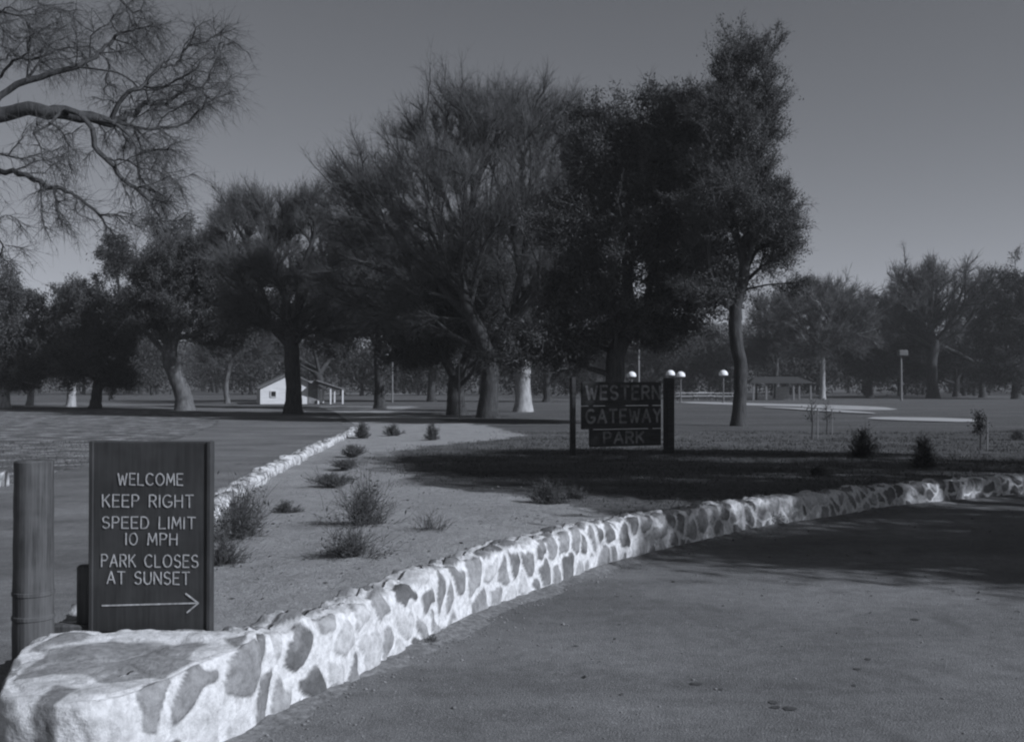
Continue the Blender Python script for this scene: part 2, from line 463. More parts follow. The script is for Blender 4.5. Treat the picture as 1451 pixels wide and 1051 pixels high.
def sheet(name, poly, z, mat, attrs=None):
    V = [(x, y, z) for x, y in poly]
    o = mesh_np(name, V, [np.arange(len(poly))[None, :]], mat)
    me = o.data
    if attrs:
        for k, a in attrs.items():
            at = me.attributes.new(k, 'FLOAT', 'POINT'); at.data.foreach_set('value', np.full(len(me.vertices), a, np.float32))
    tag(o, kind='structure'); return o
sheet('ground', [(-4.5, -60), (900, -60), (900, 1200), (-900, 1200), (-900, 66), (-13, 66), (-4.5, 40)], -.012, M['ground'], {'sand': .05})
sheet('dry_lawn', [(-900, -60), (-4.5, -60), (-4.5, 40), (-13, 66), (-900, 66)], -.012, M['ground'], {'sand': .46})
sheet('asphalt_road', [(60, -20), (60, 21.0), (32, 21.6), (22, 20.2), (15, 18.4), (9, 16.4), (4, 13.4), (0, 9), (-1.4, 5.2), (-2.2, 5.0), (-3.4, 12.6), (-4.0, 18.9),
                       (-5.0, 32.5), (-7.4, 46), (-12, 62), (-21, 80), (-40, 96)]+[(x_+.16*nz(y_, 3, 0, 1.1)+.10*nz(y_, 5, 0, 3.7), y_) for x_, y_ in resample([(-44, 91), (-26, 74), (-16.5, 58), (-12.3, 44), (-9.6, 30), (-8.2, 19), (-7.6, 8), (-8.5, -20)], .3)[0]], .006, M['asphalt'])

def verge():
    Q, S = resample([(p[0], p[1]) for p in R_pts[:17]], .05); n = len(Q)
    T = np.gradient(Q, axis=0); T /= np.linalg.norm(T, axis=1, keepdims=True); Nn = np.stack([T[:, 1], -T[:, 0]], 1)
    w = np.array([.17+.16*nz(a, 1, 0, .9)+.10*nz(a, 2, 0, 3)+.06*nz(a, 3, 0, 9) for a in S]).clip(.05)
    w = w*np.interp(S, [0, .6, 2, S[-1]], [.3, .7, 1.0, 1.3])
    V = []; fr = [-.02, .35, .7, 1.0]
    for i in range(n):
        for k, f in enumerate(fr): V.append((Q[i, 0]+Nn[i, 0]*w[i]*f, Q[i, 1]+Nn[i, 1]*w[i]*f, .026*(1-f)+.0065))
    i = np.arange(n-1)[:, None]*4; k = np.arange(3)[None, :]
    Fc = np.stack([i+k, i+k+1, i+k+5, i+k+4], -1).reshape(-1, 4)
    o = mesh_np('dirt_verge', V, [Fc[:, ::-1]], mat_noise('gritty_dirt', .09, .27, (1, 1, 1), 26, bs=.9, bd=.02, dirt=(5, .6, .10)), smooth=True); tag(o, kind='structure')
verge()
def stain(px, py, wpx, hpx, mat, seed):
    d = dep(py); x = wx(px, d); rx = wpx*d/F/2; ry = hpx/2*d*d/(F*CAMZ)
    P = [(x+rx*math.cos(a)*(1+.35*nz(math.cos(a)*2, math.sin(a)*2, seed)), d+ry*math.sin(a)*(1+.35*nz(math.cos(a)*2, math.sin(a)*2, seed+3))) for a in np.linspace(0, 2*PI, 28, endpoint=False)]
    o = mesh_np('road_stain', [(a, b_, .0095) for a, b_ in P], [np.arange(28)[None, :]], mat); tag(o, kind='structure')
m_st = mat_noise('oil_stain', .035, .09, (1, 1, 1), 30); m_pl = mat_noise('worn_pale_patch', .15, .24, (1, 1, 1), 30)
for k_, a_ in enumerate([(1094, 995, 12, 5), (1097, 1002, 14, 4), (1118, 1004, 20, 6), (1228, 934, 8, 3), (985, 969, 18, 4), (1213, 948, 10, 3), (1295, 878, 12, 3)]): stain(*a_, m_st, k_)
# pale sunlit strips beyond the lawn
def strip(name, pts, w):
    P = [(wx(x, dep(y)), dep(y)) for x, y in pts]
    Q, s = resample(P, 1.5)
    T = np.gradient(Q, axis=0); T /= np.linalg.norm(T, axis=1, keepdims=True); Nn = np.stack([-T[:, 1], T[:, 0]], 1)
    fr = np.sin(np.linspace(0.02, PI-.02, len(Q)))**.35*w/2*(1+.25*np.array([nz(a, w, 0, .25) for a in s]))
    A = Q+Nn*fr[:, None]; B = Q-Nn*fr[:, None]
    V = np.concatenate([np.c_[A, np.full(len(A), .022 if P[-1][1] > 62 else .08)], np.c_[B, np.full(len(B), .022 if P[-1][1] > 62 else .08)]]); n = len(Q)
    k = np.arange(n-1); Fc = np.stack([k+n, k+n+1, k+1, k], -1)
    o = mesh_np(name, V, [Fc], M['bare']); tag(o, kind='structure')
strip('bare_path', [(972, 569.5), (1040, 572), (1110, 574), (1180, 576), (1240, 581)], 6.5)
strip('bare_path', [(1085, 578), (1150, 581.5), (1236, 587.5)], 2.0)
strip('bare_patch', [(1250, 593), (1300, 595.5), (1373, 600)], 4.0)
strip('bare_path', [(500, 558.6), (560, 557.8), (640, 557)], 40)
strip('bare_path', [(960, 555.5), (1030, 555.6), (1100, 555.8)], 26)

# hills behind everything
def hills():
    xs = np.linspace(-900, 900, 90); ys = np.linspace(560, 1000, 26)
    V = []
    for y in ys:
        for x in xs:
            r = math.sin((y-560)/440*PI)
            V.append((x, y, r*(30+16*nz(x, 0, 1, .006)+10*nz(x, y, 1, .02)+max(0, 14*math.exp(-((x-180)/130)**2)))-2))
    nx = len(xs); i = np.arange(len(ys)-1)[:, None]*nx; k = np.arange(nx-1)[None, :]
    Fc = np.stack([i+k, i+k+1, i+nx+k+1, i+nx+k], -1).reshape(-1, 4)
    o = mesh_np('hills', V, [Fc], M['hill'], smooth=True); tag(o, kind='structure')
hills()

# ------------------------------------------------------------------ trees
def grow(nodes, parents, targets, bf, allow_from):
    """attach targets by distance + bf * path length (a minimum spanning tree that favours direct limbs)"""
    nodes = [np.array(p, float) for p in nodes]; parents = list(parents)
    path = [0.0]
    for i in range(1, len(nodes)): path.append(path[parents[i]]+np.linalg.norm(nodes[i]-nodes[parents[i]]))
    T = np.asarray(targets, float); n = len(T)
    best = np.full(n, 1e9); bp = np.zeros(n, int); alive = np.ones(n, bool)
    def relax(j):
        d = np.linalg.norm(T-nodes[j], axis=1); c = d+bf*path[j]
        up = (c < best) & alive
        best[up] = c[up]; bp[up] = j
    for j in range(len(nodes)):
        if j >= allow_from: relax(j)
    for _ in range(n):
        k = int(np.argmin(np.where(alive, best, 1e9)))
        pj = int(bp[k]); nodes.append(T[k].copy()); parents.append(pj)
        path.append(path[pj]+np.linalg.norm(T[k]-nodes[pj])); alive[k] = False
        relax(len(nodes)-1)
    return np.array(nodes), np.array(parents)

def skeleton_mesh(nodes, parents, r_base, r_tip, ntrunk, rnd, wob=.12, smooth_it=2):
    n = len(nodes)
    ch = [[] for _ in range(n)]
    for i in range(1, n): ch[parents[i]].append(i)
    order = list(range(n))            # parents always precede children
    leaves = np.zeros(n)
    for i in reversed(order):
        leaves[i] = 1 if not ch[i] else sum(leaves[c] for c in ch[i])
    e = math.log(max(leaves[0], 2))/math.log(r_base/r_tip)
    R = r_tip*leaves**(1/e)
    main = [max(c, key=lambda q: leaves[q]) if c else -1 for c in ch]
    Pn = nodes.copy()
    for _ in range(smooth_it):
        Q = Pn.copy()
        for i in range(ntrunk, n):
            if main[i] >= 0: Q[i] = .5*Pn[i]+.25*(Pn[parents[i]]+Pn[main[i]])
        Pn = Q
    Vs = []; Fs = []; b = 0
    starts = [0]+[c for i in range(n) for c in ch[i] if c != main[i]]
    for s in starts:
        idx = [s]
        while main[idx[-1]] >= 0: idx.append(main[idx[-1]])
        P = [Pn[i] for i in idx]; r = [R[i] for i in idx]
        if s != 0:
            P = [Pn[parents[s]]]+P; r = [min(R[parents[s]]*.8, R[s]*1.25)]+r
        P = np.array(P); r = np.array(r)
        if len(P) < 2: continue
        if len(P) >= 2:              # subdivide with catmull-rom and a little wobble
            t_ = np.arange(len(P)); tt = np.linspace(0, len(P)-1, (len(P)-1)*2+1)
            Q = np.stack([np.interp(tt, t_, P[:, k]) for k in range(3)], 1)
            if len(P) > 2:
                Q[1:-1] = .5*Q[1:-1]+.25*(Q[:-2]+Q[2:])
            seg = np.linalg.norm(np.diff(Q, axis=0), axis=1).mean()
            Q[1:-1] += rnd.normal(0, wob*seg*.5, Q[1:-1].shape)
            P = Q; r = np.interp(tt, t_, r)
        if s == 0:                   # root flare
            hh = P[:, 2]-P[0, 2]; r = r*(1+.55*np.exp(-hh/(.9*r_base+.15)))
        ns = 10 if r[0] > .2 else (6 if r[0] > .05 else 3)
        V, Fc = tube_np(P, r, ns)
        Vs.append(V); Fs.append(Fc+b); b += len(V)
    return Pn, R, ch, np.concatenate(Vs), np.concatenate(Fs)

def twigs_mesh(P, D, ln, r, rnd, gravity=0.0, seg=3, curl=.35):
    """P start points, D unit directions, ln lengths: thin three-sided tubes, vectorised"""
    n = len(P); pts = [P]; d = D.copy()
    for k in range(seg):
        d = d+rnd.normal(0, curl*.5, d.shape); d[:, 2] += gravity/seg
        d /= np.linalg.norm(d, axis=1, keepdims=True)
        pts.append(pts[-1]+d*(ln/seg)[:, None])
    A = np.cross(D, rnd.normal(0, 1, D.shape)); A /= (np.linalg.norm(A, axis=1, keepdims=True)+1e-9)
    B = np.cross(D, A); B /= (np.linalg.norm(B, axis=1, keepdims=True)+1e-9)
    V = np.zeros((n, seg+1, 3, 3))
    for k in range(seg+1):
        rk = r*(1-.75*k/seg)
        for q in range(3):
            a = q*2*PI/3
            V[:, k, q] = pts[k]+(math.cos(a)*A+math.sin(a)*B)*(rk[:, None] if hasattr(rk, 'shape') and np.ndim(rk) else rk)
    base = (np.arange(n)*(seg+1)*3)[:, None, None]; kk = (np.arange(seg)*3)[None, :, None]; q = np.arange(3)[None, None, :]; q2 = (q+1) % 3
    Fc = np.stack([base+kk+q, base+kk+q2, base+kk+3+q2, base+kk+3+q], -1).reshape(-1, 4)
    mids = pts[seg//2+1]; return V.reshape(-1, 3), Fc, np.concatenate([pts[1], mids]), np.concatenate([d, d])

def leaves_mesh(C, size, rnd, elong=1.0):
    n = len(C); a = rnd.normal(0, 1, (n, 3)); a /= np.linalg.norm(a, axis=1, keepdims=True)
    b_ = np.cross(a, rnd.normal(0, 1, (n, 3))); b_ /= np.linalg.norm(b_, axis=1, keepdims=True)
    s = (size*rnd.uniform(.5, 1.25, n))[:, None]; a = a*s*elong; b_ = b_*s*.5
    V = np.stack([C-a*.5, C+b_*.5, C+a*.5, C-b_*.5], 1)
    Fc = (np.arange(n)*4)[:, None]+np.arange(4)[None, :]
    return V.reshape(-1, 3), Fc

def tree(name, label, cat, base_px, D, r_base, ellipses, fork=None, kind='bare', n=600, bf=.45, mats=('bark', 'twig'),
         twig=(8, 1.0, .014), leaf=(60, .35, .14), group=None, seed=1, via=None, droop=0.0, upb=.25, hollow=.35, depthk=.85, r_tip=.02, gz=0.0, tufts=16):
    """ellipses: crown lobes as (px, py, rx, ry) seen at distance D; they become ellipsoids with real depth"""
    rnd = np.random.default_rng(seed)
    bx = wx(base_px, D)
    root = thing(name, (bx, D, gz), label, cat, group)
    # lobes
    E = []
    for (cx, cy, rx, ry) in ellipses:
        E.append((wx(cx, D)-bx, rnd.uniform(-.25, .25)*rx*D/F, wz(cy, D)-gz, rx*D/F, rx*D/F*depthk, ry*D/F))
    vol = np.array([e[3]*e[4]*e[5] for e in E])**.75; vol /= vol.sum()
    T = []
    for e, v in zip(E, vol):
        k = max(6, int(n*v)); ns_ = tufts
        sc_ = rnd.normal(0, 1, (ns_, 3)); sc_ /= np.linalg.norm(sc_, axis=1, keepdims=True)
        sc_ *= rnd.uniform(.30, .86, (ns_, 1))
        pick = rnd.integers(0, ns_, k); q = rnd.normal(0, 1, (k, 3)); q /= np.linalg.norm(q, axis=1, keepdims=True)
        q = q*(rnd.uniform(0, 1, (k, 1))**.45)*np.repeat(rnd.uniform(.20, .46, ns_)[:, None], 3, 1)[pick]+sc_[pick]
        fill = rnd.random(k) < hollow
        q2 = rnd.normal(0, .42, (k, 3)); q[fill] = q2[fill]
        T.append(np.c_[e[0]+q[:, 0]*e[3], e[1]+q[:, 1]*e[4], e[2]+q[:, 2]*e[5]])
    T = np.concatenate(T); T = T[T[:, 2] > .9]
    # trunk
    pts = [(0, 0, -.15)]
    if via is None and fork is None: fork = (base_px, 520)
    vv = list(via or [])
    if fork: vv = vv+[fork]
    last = (0, 0, 0)
    for (qx, qy) in vv:
        p = (wx(qx, D)-bx, 0, wz(qy, D)-gz)
        for tt in (.34, .67, 1.0):
            pts.append(tuple(last[k]+(p[k]-last[k])*tt+(rnd.normal(0, .05)*r_base*1.5 if k < 2 else 0) for k in range(3)))
        last = p
    ntk = len(pts); par = [0]+list(range(ntk-1))
    nodes, parents = grow(pts, par, T, bf, ntk-2)
    Pn, R, ch, V, Fc = skeleton_mesh(nodes, parents, r_base, r_tip, ntk, rnd)
    mesh_np('trunk', V, [Fc], M[mats[0]], root, smooth=True)
    # outer nodes
    thin = np.array([i for i in range(ntk, len(Pn)) if R[i] < r_tip*4.5])
    dirs = Pn[thin]-Pn[parents[thin]]; dirs /= (np.linalg.norm(dirs, axis=1, keepdims=True)+1e-6)
    cen = T.mean(axis=0)*np.array([1, 1, .75])
    out = Pn[thin]-cen; out /= (np.linalg.norm(out, axis=1, keepdims=True)+1e-6)
    Vc = []; Fl = []; nb = 0
    if twig[0] > 0:
        P = np.repeat(Pn[thin], twig[0], 0); back = rnd.uniform(0, .8, (len(P), 1))
        P = P-np.repeat(Pn[thin]-Pn[parents[thin]], twig[0], 0)*back
        Dd = np.repeat(dirs*.6+out*.5, twig[0], 0)+rnd.normal(0, .45, (len(P), 3)); Dd[:, 2] += upb
        Dd /= np.linalg.norm(Dd, axis=1, keepdims=True)
        ln = twig[1]*rnd.uniform(.45, 1.3, len(P))
        V1, F1, mp, md = twigs_mesh(P, Dd, ln, twig[2], rnd, gravity=droop)
        Vc.append(V1); Fl.append(F1+nb); nb += len(V1)
        k2 = rnd.integers(0, len(mp), len(mp))
        D2 = md[k2]*.7+rnd.normal(0, .55, (len(k2), 3)); D2[:, 2] += upb*.6; D2 /= np.linalg.norm(D2, axis=1, keepdims=True)
        V2, F2, _, _ = twigs_mesh(mp[k2], D2, twig[1]*.55*rnd.uniform(.5, 1.3, len(k2)), twig[2]*.7, rnd, gravity=droop, seg=2)
        Vc.append(V2); Fl.append(F2+nb); nb += len(V2)
    if kind == 'bare':
        mesh_np('crown', np.concatenate(Vc), [np.concatenate(Fl)], M[mats[1]], root)
    else:
        if Vc:
            mesh_np('twigs', np.concatenate(Vc), [np.concatenate(Fl)], M['twig'], root)
        nl = int(leaf[0]*1.7*len(thin))
        C1 = mp[rnd.integers(0, len(mp), nl)]+np.clip(rnd.normal(0, 1, (nl, 3)), -1.5, 1.5)*leaf[1]*.30
        nb_ = nl//3; C2 = Pn[thin][rnd.integers(0, len(thin), nb_)]+np.clip(rnd.normal(0, 1, (nb_, 3)), -1.5, 1.5)*leaf[1]*np.array([1, 1, .6])
        Vl, Fq = leaves_mesh(np.concatenate([C1, C2]), leaf[2]*.72, rnd, 1.6)
        mesh_np('crown', Vl, [Fq], M[mats[1]], root)
    return root

# --- the great fan-shaped bare oak in the middle
tree('oak_tree', 'largest bare oak in the middle, wide fan crown of rising limbs on a dark trunk', 'tree', 692, 50, .42,
     [(690, 180, 105, 75), (605, 215, 80, 70), (775, 200, 75, 85), (540, 255, 75, 75), (690, 300, 140, 110), (815, 290, 80, 110), (495, 320, 55, 70), (590, 360, 100, 75), (790, 400, 90, 60), (560, 440, 90, 45), (800, 470, 80, 40), (505, 270, 50, 45), (655, 150, 65, 36), (740, 140, 65, 34), (815, 180, 40, 45), (470, 400, 50, 50)],
     fork=(694, 500), kind='bare', n=3100, tufts=22, bf=.55, mats=('bark', 'twig'), twig=(8, 1.1, .010), seed=5, r_tip=.020, hollow=.25, upb=.35)
tree('oak_tree', 'dark oak trunk left of the largest bare oak, leafy low crown behind the thin pole', 'tree', 648, 55, .42,
     [(640, 400, 75, 60), (600, 440, 60, 50), (690, 430, 60, 55), (640, 480, 95, 38), (700, 505, 60, 25), (570, 495, 45, 28)], fork=(645, 535), kind='leaf', n=420, bf=.4, mats=('bark', 'leaf_dark'),
     twig=(6, .9, .012), leaf=(80, .42, .15), seed=6)
tree('sycamore_tree', 'sunlit pale whitish trunk behind the central oak, left of the park name sign', 'tree', 741, 62, .46,
     [(745, 400, 75, 70), (790, 440, 60, 50), (745, 500, 60, 25)], fork=(741, 500), kind='bare', n=300, bf=.4, mats=('bark_pale', 'twig'), twig=(9, 1.1, .014), seed=8)
tree('live_oak_tree', 'broad dark evergreen crown right of the central bare oak, above the park name sign', 'tree', 872, 42, .38,
     [(915, 210, 75, 70), (860, 230, 70, 75), (965, 200, 45, 50), (950, 290, 95, 90), (880, 350, 110, 90), (975, 390, 85, 65), (830, 440, 85, 60), (920, 455, 100, 48), (985, 250, 35, 60), (940, 155, 45, 30), (840, 180, 40, 42), (800, 330, 50, 60), (760, 490, 60, 32), (810, 500, 60, 28)],
     fork=(872, 500), kind='leaf', n=1300, bf=.4, mats=('bark', 'leaf_dark'), twig=(6, 1.0, .012), leaf=(85, .42, .14), seed=9, hollow=.5)
tree('oak_tree', 'tall forked tree with a tufted crown on the lawn right of the park name sign', 'tree', 1046, 39.5, .25,
     [(1050, 95, 60, 62), (1085, 145, 42, 38), (1010, 150, 42, 60), (1040, 190, 50, 45), (1010, 240, 45, 45), (1055, 240, 42, 30), (1066, 215, 34, 40), (1080, 270, 45, 34), (1100, 185, 22, 30), (1125, 400, 25, 18), (1050, 300, 80, 40), (1085, 355, 60, 48), (1000, 330, 50, 75), (1100, 330, 42, 42), (1010, 410, 60, 32)],
     via=[(1050, 530), (1043, 470)], fork=(1042, 430), kind='leaf', n=1300, bf=.45, mats=('bark', 'leaf'), twig=(5, .7, .011), leaf=(34, .28, .10), seed=12, hollow=.15, r_tip=.014)
tree('live_oak_tree', 'dark evergreen oak on a straight black trunk right of the white house', 'tree', 538, 70, .34,
     [(540, 350, 65, 60), (500, 400, 50, 60), (585, 410, 60, 60), (540, 450, 75, 55), (620, 470, 40, 35), (480, 480, 45, 30), (590, 500, 45, 25)], fork=(538, 525), kind='leaf', n=620, bf=.4,
     mats=('bark', 'leaf_dark'), twig=(6, 1.1, .014), leaf=(85, .5, .19), seed=14)
tree('live_oak_tree', 'dark evergreen filling the gap behind the largest bare oak, far side', 'tree', 612, 100, .36,
     [(600, 390, 70, 70), (660, 360, 70, 80), (630, 450, 90, 45)], fork=(612, 530), kind='leaf', n=420, bf=.4, mats=('bark', 'leaf_dark'), twig=(5, 1.1, .014), leaf=(70, .6, .24), seed=114)
tree('live_oak_tree', 'dark evergreen behind the pale sunlit trunk, far side', 'tree', 775, 98, .36,
     [(740, 350, 70, 80), (800, 400, 80, 70), (850, 470, 90, 40), (760, 460, 80, 42)], fork=(775, 530), kind='leaf', n=520, bf=.4, mats=('bark', 'leaf_dark'), twig=(5, 1.1, .014), leaf=(75, .6, .24), seed=115)
tree('oak_tree', 'bare brush-topped oak with a thick black trunk directly before the white house', 'tree', 416, 58, .42,
     [(345, 300, 42, 48), (395, 320, 50, 50), (450, 315, 45, 55), (370, 380, 65, 50), (450, 400, 50, 48), (325, 350, 38, 50), (485, 350, 38, 55), (350, 440, 55, 40), (470, 450, 50, 42), (400, 460, 60, 30)], via=[(415, 530)], fork=(414, 492), kind='bare', n=1500, bf=.45,
     mats=('bark', 'twig'), twig=(8, 1.1, .014), seed=15, upb=.45, hollow=.2)
tree('live_oak_tree', 'dark evergreen filling the gap behind the bare oak before the white house', 'tree', 452, 98, .36,
     [(460, 400, 55, 60), (480, 450, 55, 45), (400, 420, 60, 55), (350, 430, 40, 45), (395, 480, 60, 30)], fork=(452, 530), kind='leaf', n=460, bf=.4, mats=('bark', 'leaf_dark'), twig=(5, 1.2, .016), leaf=(50, .7, .26), seed=116)
tree('live_oak_tree', 'rounded live oak with a leaning sunlit double trunk left of the white house', 'tree', 262, 66, .50,
     [(270, 370, 75, 60), (225, 410, 45, 50), (320, 400, 55, 60), (260, 450, 75, 45), (330, 460, 50, 35), (205, 450, 40, 35)],
     via=[(258, 550)], fork=(238, 505), kind='leaf', n=800, bf=.45, mats=('bark_mid', 'leaf'), twig=(6, 1.0, .014), leaf=(95, .46, .17), seed=17)
tree('live_oak_tree', 'smaller evergreen with a round topknot against the sky, low twin dark trunks', 'tree', 134, 72, .34,
     [(163, 370, 30, 27), (130, 435, 50, 42), (160, 470, 45, 45), (120, 500, 48, 45), (165, 530, 35, 30)], via=[(137, 565)], fork=(140, 540), kind='leaf', n=560, bf=.4,
     mats=('bark', 'leaf'), twig=(6, 1.0, .014), leaf=(90, .42, .18), seed=18)
tree('live_oak_tree', 'evergreen with a pale V-forked trunk left of the topknot tree', 'tree', 100, 78, .30,
     [(92, 440, 32, 32), (70, 480, 40, 40), (110, 480, 40, 40)], via=[(103, 550)], fork=(95, 530), kind='leaf', n=300, bf=.4,
     mats=('bark_pale', 'leaf_mid'), twig=(6, 1.0, .014), leaf=(70, .5, .2), seed=19)
tree('pine_tree', 'dense dark rounded tree cut by the left edge of the photo', 'tree', 8, 74, .30,
     [(10, 420, 55, 42), (20, 470, 62, 45), (-30, 440, 60, 60), (40, 520, 55, 35), (-10, 520, 50, 35)], fork=(5, 540), kind='leaf', n=640, bf=.4,
     mats=('bark_pale', 'leaf'), twig=(5, 1.0, .014), leaf=(90, .5, .19), seed=20)
tree('live_oak_tree', 'slim pale-trunked evergreen second from the left edge of the photo', 'tree', 42, 80, .24,
     [(50, 490, 35, 35), (35, 530, 35, 25)], fork=(44, 545), kind='leaf', n=180, bf=.4, mats=('bark_pale', 'leaf_mid'), twig=(5, 1.0, .014), leaf=(70, .5, .2), seed=22)
tree('oak_tree', 'thin pale crooked bare tree between the leaning live oak and the white house', 'tree', 322, 92, .22,
     [(330, 475, 40, 35), (370, 480, 35, 35), (300, 500, 25, 25)], via=[(320, 545)], fork=(326, 515), kind='bare', n=320, bf=.5, mats=('bark_mid', 'twig_pale'), twig=(8, 1.2, .02), seed=23)
tree('oak_tree', 'bare tree with a white trunk in the far lawn right of the tall forked tree', 'tree', 1165, 118, .30,
     [(1165, 430, 60, 32), (1120, 450, 50, 40), (1210, 455, 45, 40), (1165, 480, 60, 35)], via=[(1166, 520)], fork=(1164, 490), kind='bare', n=800, bf=.5, mats=('bark_pale', 'twig'), twig=(9, 1.5, .03), seed=25, r_tip=.03)
tree('oak_tree', 'great bare oak on the right horizon with twisting open limbs', 'tree', 1322, 128, .62,
     [(1330, 398, 62, 30), (1285, 420, 45, 42), (1375, 410, 48, 38), (1340, 450, 75, 40), (1270, 470, 40, 30)], via=[(1320, 510)], fork=(1325, 485), kind='bare', n=1000, bf=.5, mats=('bark', 'twig'), twig=(7, 1.4, .03), seed=26, r_tip=.05)
tree('live_oak_tree', 'tall dense dark tree cut by the right edge of the photo', 'tree', 1440, 120, .45,
     [(1445, 420, 45, 40), (1430, 470, 50, 45), (1480, 450, 60, 60), (1420, 520, 50, 35)], fork=(1440, 530), kind='leaf', n=520, bf=.4, mats=('bark', 'leaf_dark'), twig=(6, 1.5, .03), leaf=(80, .8, .30), seed=27)
tree('live_oak_tree', 'dark leafy tree between the white-trunked bare tree and the lamp on a wooden pole', 'tree', 1232, 135, .4,
     [(1225, 450, 42, 40), (1240, 500, 50, 40), (1200, 490, 35, 30)], fork=(1232, 535), kind='leaf', n=400, bf=.4, mats=('bark', 'leaf'), twig=(4, 1.5, .03), leaf=(60, .8, .30), seed=28)
tree('live_oak_tree', 'dark leafy tree under the great bare oak, right of the lamp on a wooden pole', 'tree', 1355, 140, .4,
     [(1330, 505, 50, 35), (1385, 500, 45, 40), (1290, 515, 35, 28)], fork=(1355, 535), kind='leaf', n=400, bf=.4, mats=('bark', 'leaf_dark'), twig=(4, 1.5, .03), leaf=(75, .8, .30), seed=29)
tree('live_oak_tree', 'dark evergreen between the great bare oak and the tree cut by the right edge', 'tree', 1392, 132, .4,
     [(1395, 450, 40, 40), (1270, 455, 35, 40), (1290, 480, 50, 35), (1400, 500, 45, 40)], fork=(1392, 530), kind='leaf', n=400, bf=.4, mats=('bark', 'leaf'), twig=(5, 1.5, .03), leaf=(50, .8, .30), seed=130)
tree('oak_tree', 'greyish bare tree behind the tall forked tree, right of its trunk', 'tree', 1100, 125, .3,
     [(1100, 450, 45, 40), (1080, 490, 40, 35)], fork=(1100, 520), kind='bare', n=320, bf=.5, mats=('bark_mid', 'twig_pale'), twig=(8, 1.5, .03), seed=31)
tree('live_oak_tree', 'low dark evergreen behind the park name sign and the utility pole', 'tree', 925, 128, .35,
     [(930, 495, 60, 38), (870, 500, 50, 38), (990, 500, 50, 36)], fork=(925, 540), kind='leaf', n=420, bf=.4, mats=('bark', 'leaf_mid'), twig=(6, 1.4, .02), leaf=(75, .7, .26), seed=32)


